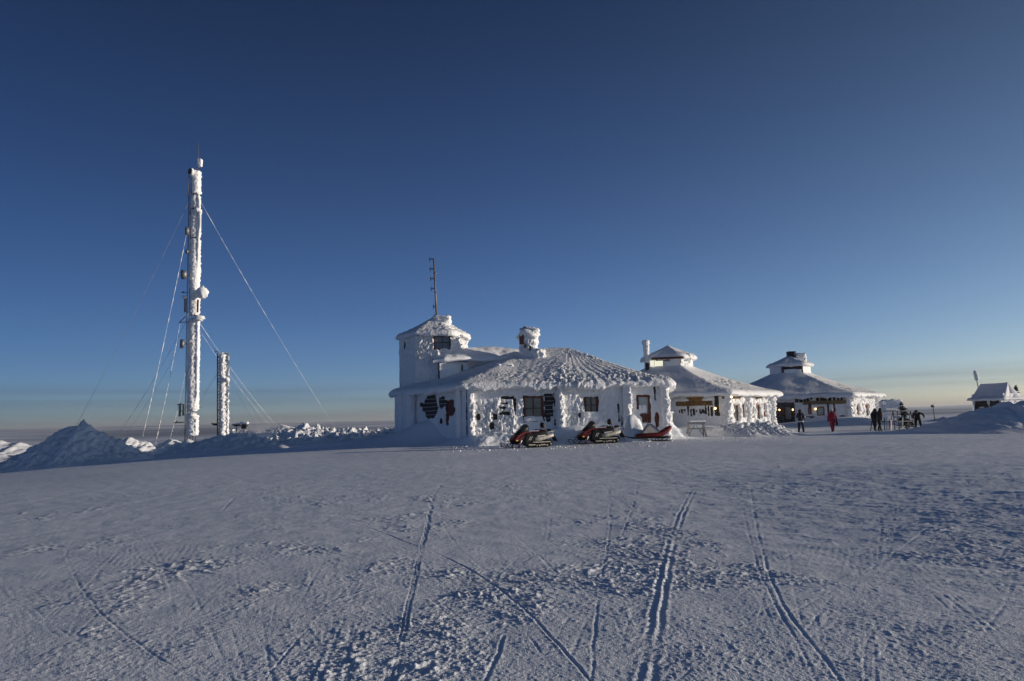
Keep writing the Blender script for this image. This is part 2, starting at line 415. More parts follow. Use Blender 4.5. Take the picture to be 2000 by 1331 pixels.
def yard_detail(X, Y):
    """small relief of the trampled yard"""
    r = np.hypot(X, Y)
    z = np.zeros_like(X)
    cl = np.zeros_like(X)
    for px, py, a in CLUMPS:
        g = grd(px, py); rad = .085 * g.y + .18
        cl = np.maximum(cl, a * np.exp(-(((X - g.x) / rad) ** 2 + ((Y - g.y) / (rad * 1.5)) ** 2)))
    patch = n2(X * .55, Y * .4, 21) + .6 * n2(X * 1.4, Y * 1.1, 22)
    cl = cl * sstep(-.5, .35, patch) + .60 * sstep(.15, .75, patch + .4 * n2(X * 3.1, Y * 2.3, 27)) * sstep(3.5, 6, r) + .25 * sstep(.1, .7, patch)
    fine = sstep(-.2, .9, n2(X * .9, Y * .45, 25) + .5 * n2(X * 2.6, Y * 1.6, 26))
    right = sstep(1.0, 7.0, X + .15 * Y - 1.0)
    cl = np.clip(np.maximum(cl, right * (.30 + .55 * fine) * sstep(34, 20, r)), 0, 1.1)
    P = np.stack([X, Y, np.zeros_like(X)], -1)
    w1 = n2(X * 1.2, Y * 1.2, 30) * .25; w2 = n2(X * 1.2, Y * 1.2, 31) * .25
    b1 = n2((X + w1) * 9, (Y + w2) * 9, 32); b2 = n2((X + w1) * 27, (Y + w2) * 25, 33); b3 = n2(X * 52, Y * 48, 34)
    lump = np.clip(b1 + .25, 0, 1) * .30 + np.clip(b2 - .02, 0, 1) ** 1.2 * .85 * (.5 + np.clip(b1 + .3, 0, 1)) + np.clip(b3, 0, 1) * .45
    clod = np.clip(n2((X + w2) * 7.5, (Y + w1) * 7.0, 36) - .34, 0, .4) * 2.2 * (.6 + .8 * np.clip(b2 + .3, 0, 1))
    cl = np.maximum(cl * .72, (.15 + .20 * fine) * sstep(2.5, 5, Y) * sstep(24, 12, r))
    fall = 1 / (1 + (r / 16) ** 2)
    z += cl * (lump + clod * sstep(.35, .8, cl)) * .026 * (0.5 + .5 * fall) * sstep(150, 40, r)
    z += (.0026 * n2(X * 3.6, Y * 2.2, 44) + .0016 * n2(X * 9, Y * 4.2, 45)) * sstep(7, 13, r) * sstep(60, 32, r)
    # hard crust grain everywhere
    z += (.0011 * n2(X * 19, Y * 15, 40) + .0019 * n2(X * 44, Y * 40, 41)) * sstep(26, 8, r)
    z += .006 * n2(X * 2.1, Y * 2.6, 42) * sstep(110, 40, r)
    # wind-packed crust on the right: short ridges lying nearly across the view
    th = R(14); A = X * math.cos(th) - Y * math.sin(th); B = X * math.sin(th) + Y * math.cos(th)
    sast = np.clip(n2(A * 1.1, B * 3.4, 50) + .55 * n2(A * 3.4, B * 7.5, 51), -.3, 1)
    z += (right + .25) * sast * .011 * sstep(90, 30, r)
    z += right * .0032 * n2(A * 13, B * 24, 52) * sstep(30, 9, r)
    # comb marks of a groomer in broken patches
    for k, (ang, sd) in enumerate(((62, 60), (-28, 61), (20, 62))):
        a = R(ang); q = X * math.cos(a) + Y * math.sin(a)
        msk = sstep(.28, .6, n2(X * .42 + k * 5, Y * .35, sd)) * (1 - np.clip(cl * 1.3, 0, 1))
        z += msk * .0011 * np.sin(q * 2 * np.pi / .075) * sstep(7, 9, r) * sstep(18, 12, r) * (1 - right)
    # tracks: the plain ones above, then many faint older ski lines crossing them
    rnd = random.Random(77); faint = []
    for k in range(150):
        px, py = rnd.uniform(-100, 2100), rnd.uniform(930, 1340); g = grd(px, py)
        ra = math.atan2(g.y, g.x); kind = rnd.random()
        a = ra + rnd.gauss(0, .16) if kind < .6 else (R(rnd.gauss(55, 14)) if kind < .85 else R(rnd.uniform(15, 165))); L_ = g.y * (rnd.uniform(.6, 1.4) if kind < .6 else rnd.uniform(.25, .7)); c_ = rnd.gauss(0, .10)
        P3 = [(g.x + math.cos(a + c_ * t) * L_ * t, g.y + math.sin(a + c_ * t) * L_ * t) for t in (-.5, -.17, .17, .5)]
        faint.append((P3, rnd.uniform(.007, .013), rnd.uniform(.0006, .0017), rnd.uniform(.0004, .0010), rnd.choice((0, 0, 0, .06))))
    allt = [([(grd(px, py).x, grd(px, py).y) for px, py in pts], w, d_, b_, g_, 14) for pts, w, d_, b_, g_ in TRACKS] + [(*f_, 2) for f_ in faint]
    for pts, w, dep, berm, gauge, ns in allt:
        S = spline(pts, ns)
        mg = .9 if ns > 3 else .12
        bx0, by0 = S.min(0) - mg; bx1, by1 = S.max(0) + mg
        sel = np.where((X > bx0) & (X < bx1) & (Y > by0) & (Y < by1))
        x, y = X[sel], Y[sel]
        if not len(x): continue
        best = np.full(len(x), 1e9); sg = np.zeros(len(x)); tt = np.zeros(len(x))
        L = len(S) - 1
        for i in range(L):
            a, b = S[i], S[i + 1]; d = b - a; l2 = (d * d).sum() + 1e-9
            t = np.clip(((x - a[0]) * d[0] + (y - a[1]) * d[1]) / l2, 0, 1)
            ex, ey = x - a[0] - t * d[0], y - a[1] - t * d[1]
            dd = ex * ex + ey * ey
            m = dd < best
            best[m] = dd[m]; sg[m] = np.sign(d[0] * ey[m] - d[1] * ex[m]); tt[m] = (i + t[m]) / L
        dist = np.sqrt(best) * sg + (.012 if ns > 3 else .004) * n2(x * 2.5, y * 2.5, 70)
        fade = sstep(0, .10, tt) * (1 if ns > 3 else sstep(1, .6, tt) * sstep(0, .35, tt)) * np.clip(.55 + .7 * n2(x * 1.1, y * 1.1, 71), .12, 1)
        dz = 0
        for off in ((-gauge / 2, gauge / 2) if gauge else (0,)):
            q = np.abs(dist - off)
            dz = dz - dep * np.exp(-(q / w) ** 4) + berm * np.exp(-((q - 2.0 * w) / (w * .9)) ** 2) * (.2 + 1.5 * np.abs(n2(x * 15, y * 15, 72)))
        zz = z[sel]; inside = np.exp(-(np.abs(np.abs(dist) - gauge / 2) / (w * 1.2)) ** 4)
        z[sel] = zz * (1 - .45 * inside * np.clip(fade, 0, 1)) + dz * np.clip(fade, 0, 1)
    return z

def drift_height(X, Y):
    """smooth wind drifts that belong to the ground round the buildings"""
    z = 0
    for cx, cy, sx, sy, h in DRIFTS:
        z = z + h * np.exp(-((X - cx) / sx) ** 2 - ((Y - cy) / sy) ** 2)
    return z
_d = at(852, 835, 47.6); _e = at(1140, 835, 43.6)
DRIFTS = [(_d.x, 48.0, 2.3, 1.8, 1.45), (_d.x - 3.0, 47.6, 3.2, 2.0, .65), (_d.x + 2.6, 45.0, 2.0, 1.2, .45),
          (at(945, 850, 43).x, 43.9, 2.0, .8, .55), (_e.x, 44.4, 1.6, 1.0, .95), (_e.x - 1.9, 44.2, 1.5, .9, .55), (at(1030, 850, 43).x, 44.4, 1.2, .8, .6),
          (at(1365, 835, 54).x, 54.6, 3.6, 2.0, .75), (at(1600, 830, 70).x, 70.0, 8.0, 4.0, .55), (at(1320, 840, 50).x, 51.0, 1.2, 1.4, .7),
          (at(1665, 835, 70).x, 70.5, 4.0, 3.0, .5)]

rr = np.concatenate([np.geomspace(1.2, 3.4, 40)[:-1], np.geomspace(3.4, 13, 700)[:-1], np.geomspace(13, 70, 380)[:-1], np.geomspace(70, 260, 90), np.geomspace(275, 15000, 60)])
th = np.linspace(R(-42), R(42), 800)
RR, TH = np.meshgrid(rr, th, indexing='ij')
GX, GY = RR * np.sin(TH), RR * np.cos(TH)
GZ = terrain(GX, GY)
near = rr < 160
GZ[near] += yard_detail(GX[near], GY[near]) + drift_height(GX[near], GY[near])
rb = np.concatenate([[0.02], np.geomspace(.4, 260, 150), np.geomspace(275, 15000, 40)])
tb = np.linspace(R(42), R(318), 100)
RB, TB = np.meshgrid(rb, tb, indexing='ij')
BX, BY = RB * np.sin(TB), RB * np.cos(TB)
BZ = terrain(BX, BY)
rc = np.linspace(.02, 1.2, 6)
RC, TC = np.meshgrid(rc, np.linspace(R(-42), R(42), 30), indexing='ij')
CXg, CYg = RC * np.sin(TC), RC * np.cos(TC)
Vs, Qs, off = [], [], 0
for X_, Y_, Z_ in ((GX, GY, GZ), (BX, BY, BZ), (CXg, CYg, terrain(CXg, CYg))):
    n_, m_ = X_.shape
    idx = np.arange(n_ * m_, dtype=np.int32).reshape(n_, m_) + off
    Qs.append(np.stack([idx[:-1, :-1], idx[:-1, 1:], idx[1:, 1:], idx[1:, :-1]], -1).reshape(-1, 4)[:, ::-1])
    Vs.append(np.stack([X_, Y_, Z_], -1).reshape(-1, 3)); off += n_ * m_
me = quads_me('ground', np.concatenate(Vs), np.concatenate(Qs))
# snow of the yard, with forested lowland far below the summit
gm = mat('packed_snow', (.85, .885, .935), .7, .03, .8, .006, 80.0, spec=.25)
nt = gm.node_tree; bs = nt.nodes['Principled BSDF']
geo = nt.nodes.new('ShaderNodeNewGeometry')
ln = nt.nodes.new('ShaderNodeVectorMath'); ln.operation = 'LENGTH'
nt.links.new(geo.outputs['Position'], ln.inputs[0])
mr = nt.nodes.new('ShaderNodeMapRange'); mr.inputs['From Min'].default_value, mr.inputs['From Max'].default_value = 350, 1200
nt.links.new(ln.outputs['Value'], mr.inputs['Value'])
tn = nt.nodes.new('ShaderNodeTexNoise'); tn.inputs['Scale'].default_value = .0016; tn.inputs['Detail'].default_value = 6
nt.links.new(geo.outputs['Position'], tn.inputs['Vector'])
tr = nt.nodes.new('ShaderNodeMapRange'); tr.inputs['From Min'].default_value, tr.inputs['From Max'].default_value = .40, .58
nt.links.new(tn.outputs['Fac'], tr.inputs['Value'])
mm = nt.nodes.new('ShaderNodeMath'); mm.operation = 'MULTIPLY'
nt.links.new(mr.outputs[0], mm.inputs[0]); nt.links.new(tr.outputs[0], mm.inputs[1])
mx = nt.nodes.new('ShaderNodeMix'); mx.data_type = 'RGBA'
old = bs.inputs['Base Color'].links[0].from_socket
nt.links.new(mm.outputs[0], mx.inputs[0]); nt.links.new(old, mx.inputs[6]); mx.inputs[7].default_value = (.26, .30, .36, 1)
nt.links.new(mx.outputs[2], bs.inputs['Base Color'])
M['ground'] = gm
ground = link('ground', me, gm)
ground['kind'] = 'structure'
ground['label'] = 'trampled and tracked snow of the hilltop yard'

# ------------------------------------------------------------------ ploughed and drifted snow piles
def pile(name, label, sil, Yr, front, back, lump=.14, fl=1.6, step=.12, seed=0, cat='snow pile', group='snow piles round the yard', matn='chunk', chunky=.5, slant=0.0):
    """sil: photo points of the crest, standing at depth Yr; slopes run 'front' metres to the camera and 'back' metres away"""
    C = [at(px, py, Yr) for px, py in sil]
    xs = np.array([c.x for c in C]); zs = np.array([c.z for c in C])
    X1 = np.arange(xs[0] - .6, xs[-1] + .6, step)
    Y1 = np.arange(Yr - front - .5, Yr + back + .5, step * 1.25)
    X, Y = np.meshgrid(X1, Y1, indexing='ij')
    base = terrain(X, Y) + drift_height(X, Y)
    cr = np.interp(X, xs, zs, left=-9, right=-9)
    H = np.clip(cr - terrain(X, np.full_like(X, Yr)), 0, None)
    ed = sstep(xs[0], xs[0] + .8, X) * (1 - sstep(xs[-1] - .8, xs[-1], X)); H = H * ed
    wob = .5 * n2(X * .5, np.zeros_like(X), seed + 3)
    Yc = Y - Yr - wob - slant * (X - xs.mean())
    q = np.where(Yc < 0, -Yc / front, Yc / back)
    prof = np.clip(1 - q, 0, 1) ** 1.15
    P = np.stack([X, Y, H * prof], -1)
    L = billow(P, fl, seed, 4) + chunky * np.clip(n3(P, fl * .8, seed + 9) * 3, -.2, .8)
    amp = lump * np.clip(H * prof / .5, 0, 1)
    Z = base + H * prof + amp * L - .06 * (1 - sstep(0, .08, H * prof))
    me = grid_me(name, np.stack([X + amp * .5 * n3(P, fl * 2, seed + 4), Y, Z], -1))
    o = link(name, me, M[matn])
    return tag(o, label, cat, group)

pile('snow_pile', 'tall pointed ploughed snow pile in blue shade at the left edge',
     [(-75, 935), (-20, 922), (10, 905), (35, 892), (60, 878), (85, 860), (105, 846), (128, 834), (150, 833), (157, 823), (165, 820), (176, 828), (196, 842), (215, 852), (240, 866), (265, 882), (300, 900)],
     53.0, 4.6, 3.5, .20, 1.5, .11, 1, chunky=.35)
pile('snow_pile', 'low lumpy snow bank in shade in front of the short lattice mast',
     [(300, 896), (330, 884), (365, 868), (400, 858), (430, 851), (470, 846), (500, 851), (530, 862), (560, 872), (600, 880)],
     58, 4.5, 4.0, .18, 1.6, .12, 2, chunky=.35)
pile('snow_pile', 'sunlit heap of broken snow chunks left of the tower',
     [(505, 868), (535, 856), (560, 845), (582, 836), (598, 831), (615, 835), (640, 839), (655, 846), (675, 843), (700, 838), (718, 841), (735, 847), (760, 842), (790, 836), (815, 836)],
     76.5, 7.5, 3.5, .36, 1.5, .12, 3, chunky=.8)
pile('snow_pile', 'low sunlit drift ridge far left behind the pointed pile',
     [(-60, 868), (-20, 862), (10, 863), (40, 866), (55, 869), (90, 878), (120, 888)], 79, 8, 5, .14, .7, .16, 4, matn='snow')
pile('snow_pile', 'crested drift catching sun right beside the pointed pile',
     [(205, 878), (225, 863), (243, 856), (260, 857), (280, 863), (300, 874), (318, 884)], 76, 4.5, 4, .25, .8, .14, 5, matn='snow')
pile('snow_pile', 'small wavy drift below the foot of the tall rimed mast',
     [(300, 872), (325, 860), (340, 857), (352, 862), (368, 858), (385, 864), (402, 874)], 78, 4, 4, .25, .7, .14, 6, matn='snow')
pile('snow_pile', 'long blue snow rise at the right edge hiding the hut foot',
     [(1800, 840), (1830, 832), (1852, 822), (1880, 810), (1905, 803), (1935, 797), (1955, 790), (1970, 783), (1984, 789), (1998, 783), (2040, 772), (2110, 775), (2200, 800)],
     47, 6.5, 6, .10, .9, .13, 7, matn='snow', slant=.0)
pile('snow_bank', 'rough sunlit snow bank under the right side of the sign building',
     [(1382, 850), (1396, 840), (1410, 832), (1430, 827), (1460, 826), (1488, 824), (1505, 826), (1522, 832), (1535, 839), (1552, 849)],
     50.5, 4.4, 3.5, .17, 2.8, .09, 8, chunky=.15, cat='snow bank', group='rough snow against the buildings')
pile('snow_bank', 'rounded snow heap before the right corner door of the near building',
     [(1205, 842), (1218, 822), (1226, 812), (1240, 810), (1252, 817), (1262, 830), (1272, 842)], 43.2, 1.3, 1.4, .12, 1.2, .09, 9, cat='snow bank', group='rough snow against the buildings', matn='snow')
pile('snow_bank', 'steep narrow drift running from the rimed corner post past the white notice',
     [(1288, 838), (1298, 826), (1308, 822), (1318, 830), (1332, 839), (1342, 846)], 47.0, 1.2, 1.8, .16, 1.5, .09, 10, cat='snow bank', group='rough snow against the buildings')
pile('snow_bank', 'loose snow clods along the wall foot behind the parked snowmobiles',
     [(915, 866), (935, 858), (985, 857), (1010, 862), (1060, 858), (1098, 861), (1130, 857), (1165, 858), (1205, 853), (1245, 850)],
     43.0, 1.0, 1.0, .13, 2.3, .08, 11, cat='snow bank', group='rough snow against the buildings')
pile('snow_pile', 'faint distant drift beside the thin lamp post',
     [(1826, 824), (1838, 818), (1848, 814), (1856, 818), (1868, 822)], 85, 4, 4, .15, .7, .2, 12, matn='snow')

# ------------------------------------------------------------------ rimed buildings: roofs, walls, windows
WIND = np.array([.85, -.53, .0])        # rime feathers grow on this side
def perimeter(poly, n, smooth=.45):
    poly = np.array(poly, float)
    seg = np.roll(poly, -1, 0) - poly; L = np.hypot(seg[:, 0], seg[:, 1]); cum = np.concatenate([[0], np.cumsum(L)])
    s = np.linspace(0, cum[-1], n, endpoint=False)
    i = np.searchsorted(cum, s, side='right') - 1
    P = poly[i] + seg[i] * ((s - cum[i]) / L[i])[:, None]
    k = max(1, int(smooth / (cum[-1] / n)))
    Q = sum(np.roll(P, j, 0) for j in range(-k, k + 1)) / (2 * k + 1)
    return Q
def roof(parent, poly, ridge, ze, zt, seed=0, step=.11, under=1.0, thick=.42, lee=.035, wind=.13, name='roof', lo=.40, hi=.72, rib=0.0, sag=.0, droop=.16, f=1.9, top=1.0):
    f *= 2.15; wind *= .62; step *= .8
    poly = np.array(poly, float)
    per = np.hypot(*(np.roll(poly, -1, 0) - poly).T).sum()
    n = int(per / step)
    E = perimeter(poly, n)
    a, b = np.array(ridge[0], float), np.array(ridge[1], float)
    d = b - a; l2 = (d * d).sum() + 1e-9
    t = np.clip(((E - a) @ d) / l2, 0, 1)
    Qp = a + t[:, None] * d
    dirn = Qp - E; dl = np.hypot(dirn[:, 0], dirn[:, 1])[:, None]; dirn = dirn / dl
    m = int(dl.max() / step)
    E3 = np.concatenate([E, np.zeros((n, 1))], 1)
    dr = droop * (n3(E3, .8, seed + 20) + .8 * n3(E3, 2.4, seed + 21))[:, None]
    rows = [(np.full((n, 1), under), ze + .02 + 0 * dr), (np.full((n, 1), under * .45), ze - .01 + .3 * dr), (np.full((n, 1), .10), ze + dr), (np.full((n, 1), .0), ze + .04 + dr * .9), (np.full((n, 1), -.02), ze + .28 * thick + .6 * dr), (np.full((n, 1), .06), ze + .58 * thick + .3 * dr), (np.full((n, 1), .2), ze + .82 * thick)]
    P = [np.concatenate([E + dirn * w, np.broadcast_to(np.asarray(z, float), (n, 1))], 1) for w, z in rows]
    for k in range(m + 1):
        u = k / m
        w = .42 + (dl - .42) * u
        z = ze + thick + (zt - ze - thick) * (u ** 1.06) - sag * math.sin(u * math.pi)
        if top < 1: z = min(z, ze + thick + (zt - ze - thick) * top)
        P.append(np.concatenate([E + dirn * w, np.full((n, 1), z)], 1))
    P = np.stack(P, 1)
    N = gnormals(P, True)
    if N[:, len(rows) + m // 2, 2].mean() < 0: N = -N
    out = np.concatenate([-dirn, np.zeros((n, 1))], 1)[:, None, :]
    k_ = max(1, int(.5 / step)); sm = sum(np.roll(out, j, 0) for j in range(-k_, k_ + 1)); sm = sm / np.linalg.norm(sm, axis=2)[..., None]
    wf = sstep(lo, hi, (sm * WIND).sum(2)) * np.ones(P.shape[:2])
    wf = np.clip(wf + .35 * n3(P, .45, seed + 30), 0, 1)
    amp = lee * .5 + (wind - lee * .5) * wf
    vv = np.arange(P.shape[1]); amp = amp * np.where(vv < 2, .15, np.where(vv < len(rows), .95, 1.0))[None, :]
    edge = np.clip(1.35 - (vv - len(rows)) / (m * .6), .42, 1.35); amp = amp * np.where(vv < len(rows), 1.1, edge)[None, :]
    D = (billow(P + .25 * np.stack([n3(P, 1.1, seed + 40), n3(P, 1.1, seed + 41), n3(P, 1.1, seed + 42)], -1), f * .82, seed, 5) + .35) * np.clip(.7 + 1.25 * n3(P, .38, seed + 43), .28, 1.5)
    if rib:
        per_s = (np.arange(n) * per / n)[:, None] * np.ones(P.shape[:2])
        D = D + rib * (np.abs(np.sin(per_s * np.pi / .8 + 1.5 * n3(P, .6, seed + 5))) - .5) * wf
    P = P + N * (amp * D)[..., None] + N * (.07 * n3(P, .5, seed + 8))[..., None]
    me = grid_me(name, P, True)
    return link(name, me, M['rime'], parent)

class Wall:
    """a facet from A to B; u metres along it, z up, o metres outward"""
    def __init__(s, A, B):
        s.A, s.B = Vector((A[0], A[1], 0)), Vector((B[0], B[1], 0))
        s.L = (s.B - s.A).length; s.d = (s.B - s.A) / s.L; s.n = Vector((s.d.y, -s.d.x, 0))
        s.M = Matrix(((s.d.x, s.n.x, 0, s.A.x), (s.d.y, s.n.y, 0, s.A.y), (0, 0, 1, 0), (0, 0, 0, 1)))
    def p(s, u, z, o=0): return s.A + s.d * u + s.n * o + Vector((0, 0, z))
    def u_at(s, px, py=800):
        """distance along the facet where the photo column px meets it"""
        r_ = ray(px, py); k = Vector((r_.x, r_.y, 0))
        # A + u d = t k
        det = s.d.x * (-k.y) + k.x * s.d.y
        return (-s.A.x * (-k.y) - k.x * s.A.y) / det
    def z_at(s, px, py):
        u = s.u_at(px, py); q = s.p(u, 0)
        return u, at(px, py, q.y).z
    def span(s, x0, y0, x1, y1):
        """photo rectangle -> u0, u1, z0, z1 on the facet"""
        ua, za = s.z_at(x0, y0); ub, zb = s.z_at(x1, y1)
        return min(ua, ub), max(ua, ub), min(za, zb), max(za, zb)

def rime_wall(parent, W, z0, z1, holes=(), seed=0, thick=.13, amp=.12, step=.06, ragged=.10, vert=.45, rough=(), f=4.4, name='rime_coat', u0=0, u1=None):
    """snow and rime plastered on a facet; holes (u0, u1, z0, z1[, strength]) let the timber show. rough: boxes of extra feathers"""
    u1 = W.L if u1 is None else u1
    U = np.arange(u0, u1 + step, step); Zz = np.arange(z0, z1 + step, step)
    u, z = np.meshgrid(U, Zz, indexing='ij')
    P = np.stack([u + seed * 31, z * vert + 0 * u, 0 * u], -1)
    B = billow(P, f, seed, 4)
    rg = .30 + .75 * sstep(-.1, .6, n3(np.stack([u, z, 0 * u + seed], -1), .7, seed + 15))
    for (a, b, c, d, s) in rough:
        rg = np.maximum(rg, s * sstep(a - .3, a + .2, u) * (1 - sstep(b - .2, b + .3, u)) * sstep(c - .3, c + .2, z) * (1 - sstep(d - .2, d + .25, z)))
    h = thick + .8 * amp * rg * (B + .35) + .05 * n3(P, .6, seed + 6)
    for hh in holes:
        a, b, c, d = hh[:4]
        jx = ragged * (n3(np.stack([u, z, 0 * u + 3], -1), 2.1, seed + 11) + .5 * n3(np.stack([u, z, 0 * u], -1), 6, seed + 12)) * 1.5
        if len(hh) > 4 and hh[4] == 'e':      # oval hole
            e_ = 1 - np.hypot((u - (a + b) / 2) / ((b - a) / 2), (z - (c + d) / 2) / ((d - c) / 2))
            inside = e_ * min(b - a, d - c) / 2 + jx
        else:
            inside = np.minimum(np.minimum(u - a, b - u), np.minimum(z - c, d - z)) + jx
        h = h - (h + .16) * sstep(-.04, .05, inside)
    X = W.A.x + W.d.x * u + W.n.x * h; Y = W.A.y + W.d.y * u + W.n.y * h
    me = grid_me(name, np.stack([X, Y, z], -1))
    return link(name, me, M['rime'], parent)

def planks(parent, W, u0, u1, z0, z1, h=.22, m='plank', vertical=False, name='plank', o=.0, gap=.006, snow=False):
    if vertical:
        k, n = 0, max(1, int((u1 - u0) / h))
        for k in range(n):
            a = u0 + k * (u1 - u0) / n; w = (u1 - u0) / n - gap
            MB().box((a + w / 2 + gap / 2, o + random.uniform(-.008, .008), (z0 + z1) / 2), (w, .05, z1 - z0)).build(name, M[m], parent, W.M)
    else:
        n = max(1, int((z1 - z0) / h))
        for k in range(n):
            a = z0 + k * (z1 - z0) / n; w = (z1 - z0) / n - gap
            MB().box(((u0 + u1) / 2, o + random.uniform(-.01, .01), a + w / 2 + gap / 2), (u1 - u0, .06, w)).build(name, M[m], parent, W.M)
            if snow: MB().box(((u0 + u1) / 2 + random.uniform(-.1, .1), o + .035, a + gap / 2), ((u1 - u0) * random.uniform(.6, .9), .03, .016)).build('snow_line', M['rime'], parent, W.M)

def window(parent, W, u0, u1, z0, z1, frame='red_wood', fw=.10, nx=2, nz=2, pane='glass', o=.04, label=None, name='window', mull='timber'):
    cu, cz, w, h = (u0 + u1) / 2, (z0 + z1) / 2, u1 - u0, z1 - z0
    b = MB()
    b.box((u0 + fw / 2, o, cz), (fw, .13, h)).box((u1 - fw / 2, o, cz), (fw, .13, h))
    b.box((cu, o, z1 - fw / 2), (w - 2 * fw, .124, fw)).box((cu, o, z0 + fw / 2), (w - 2 * fw, .124, fw))
    win = b.build(name, M[frame], parent, W.M)
    if label: win['label'] = label
    iw, ih = w - 2 * fw, h - 2 * fw
    for i in range(nx):
        for j in range(nz):
            MB().box((u0 + fw + iw * (i + .5) / nx, o - .02, z0 + fw + ih * (j + .5) / nz), (iw / nx - .001, .02, ih / nz - .001)).build('pane', M[pane], win, W.M)
    for i in range(1, nx): MB().box((u0 + fw + iw * i / nx, o + .002, cz), (.045, .05, ih)).build('mullion', M[mull], win, W.M)
    for j in range(1, nz): MB().box((cu, o + .004, z0 + fw + ih * j / nz), (iw, .046, .045)).build('mullion', M[mull], win, W.M)
    return win

def column(parent, x, y, z0, z1, r=.24, seed=0, amp=.12, name='column', step=.07, flare=.25, lean=(0, 0), f=2.0, mat_='rime', vert=.7):
    f *= 2.2; amp *= .8; step *= .8
    n = max(10, int(2 * math.pi * r / step)); m = max(4, int((z1 - z0) / step))
    ph = np.linspace(0, 2 * np.pi, n, endpoint=False)[:, None] * np.ones((1, m)); zz = np.linspace(0, 1, m)[None, :] * np.ones((n, 1))
    P0 = np.stack([np.cos(ph) * r + x, np.sin(ph) * r + y, z0 + zz * (z1 - z0)], -1)
    wf = .4 + .6 * sstep(-.2, .7, np.cos(ph) * WIND[0] + np.sin(ph) * WIND[1])
    Pn = P0 * np.array([1, 1, vert])
    rad = r * (1 + flare * np.exp(-zz * 6) + .12 * n3(Pn, .9, seed + 2)) + amp * wf * (billow(Pn, f, seed, 3) + .3)
    X = x + np.cos(ph) * rad + lean[0] * zz; Y = y + np.sin(ph) * rad + lean[1] * zz
    P = np.stack([X, Y, P0[..., 2]], -1)
    cap = np.stack([np.full(n, x + lean[0]), np.full(n, y + lean[1]), np.full(n, z1 + r * .3)], -1)[:, None, :]
    me = grid_me(name, np.concatenate([P, cap], 1), True)
    return link(name, me, M[mat_], parent)

def lump_box(parent, W, u0, u1, o0, o1, z0, z1, seed=0, amp=.12, step=.09, name='snow_cap', f=1.8, rnd=.18, m='rime'):
    """a rounded, rime-lumped block in facet coordinates"""
    f *= 1.7; amp *= .75
    c = np.array([(u0 + u1) / 2, (o0 + o1) / 2, (z0 + z1) / 2]); hs = np.array([u1 - u0, o1 - o0, z1 - z0]) / 2
    k = max(8, int(4 * (hs.max() * 2) / step)); q = max(6, int(2.2 * hs.max() * 2 / step))
    ph = np.linspace(0, 2 * np.pi, k, endpoint=False)[:, None] * np.ones((1, q)); ps = np.linspace(0.001, np.pi - .001, q)[None, :] * np.ones((k, 1))
    D = np.stack([np.cos(ph) * np.sin(ps), np.sin(ph) * np.sin(ps), np.cos(ps)], -1)
    e_ = 7.0
    rr_ = 1 / (np.abs(D[..., 0]) ** e_ + np.abs(D[..., 1]) ** e_ + np.abs(D[..., 2]) ** e_) ** (1 / e_)
    P = D * rr_[..., None] * hs
    Nn = P / (np.linalg.norm(P / hs ** 1, axis=2)[..., None] + 1e-9); Nn = Nn / (np.linalg.norm(Nn, axis=2)[..., None] + 1e-9)
    P = P + c
    P = P + Nn * (amp * (billow(P + seed * 3, f, seed, 3) + .1))[..., None]
    A = np.array(W.A); d_, n_ = np.array(W.d), np.array(W.n)
    V = A + P[..., :1] * d_ + P[..., 1:2] * n_ + P[..., 2:3] * np.array([0, 0, 1])
    return link(name, grid_me(name, V, True), M[m], parent)

def lantern(parent, W, u, z, o=.22):
    l = MB().tube([W.p(u, z + .16, o), W.p(u, z + .10, o)], [.03, .10], 8).box(W.p(u, z + .02, o / 2), (.04, o, .04), W.M.to_3x3()).build('lantern', M['lampshade'], parent)
    MB().ball(W.p(u, z, o), .085, (1, 1, 1.1), 8).build('bulb', M['lamp'], l)
    return l
def lump_ball(parent, c, r, seed, name, sc=(1, 1, 1), amp=.12, m='rime', f=2.5):
    k, q = 22, 14
    ph = np.linspace(0, 2 * np.pi, k, endpoint=False)[:, None] * np.ones((1, q)); ps = np.linspace(.001, np.pi - .001, q)[None, :] * np.ones((k, 1))
    D = np.stack([np.cos(ph) * np.sin(ps), np.sin(ph) * np.sin(ps), np.cos(ps)], -1)
    P = D * r; P = P + D * (amp * (billow(P + seed, f, seed, 3)))[..., None]
    return link(name, grid_me(name, P * np.array(sc) + np.array(c), True), M[m], parent)

random.seed(5)
# ------------------------------------------------------------------ near building with the long front
A1, B1, F1 = at(913, 850, 44.0), at(1299, 850, 45.9), at(786, 850, 51.0)
FOOT = [(F1.x, F1.y), (A1.x, A1.y), (B1.x, B1.y), (11.6, 53.5), (8.5, 62.0), (-1.0, 63.0)]
b1 = thing('restaurant_building', 'long low building buried in rime, behind the two parked snowmobiles', 'building', ((A1.x + B1.x) / 2, 53, 0), 'rime covered hilltop buildings')
WL, WF, WR = Wall(FOOT[0], FOOT[1]), Wall(FOOT[1], FOOT[2]), Wall(FOOT[2], FOOT[3])
cen = np.array(FOOT).mean(0)
EAVE1 = [tuple(cen + (np.array(p) - cen) * 1.095) for p in FOOT]
r0, r1 = at(1030, 690, 53.5), at(1108, 682, 53.0)
roof(b1, EAVE1, ((r0.x, 53.5), (r1.x, 53.0)), 3.50, 7.0, seed=1, lo=.25, hi=.55, wind=.17, lee=.10, thick=.5, rib=.38, sag=.06, droop=.20, f=2.1)
TOPW = 3.75
def holes_px(W, rects): return [(*W.span(*r[:4]), *r[4:]) for r in rects]

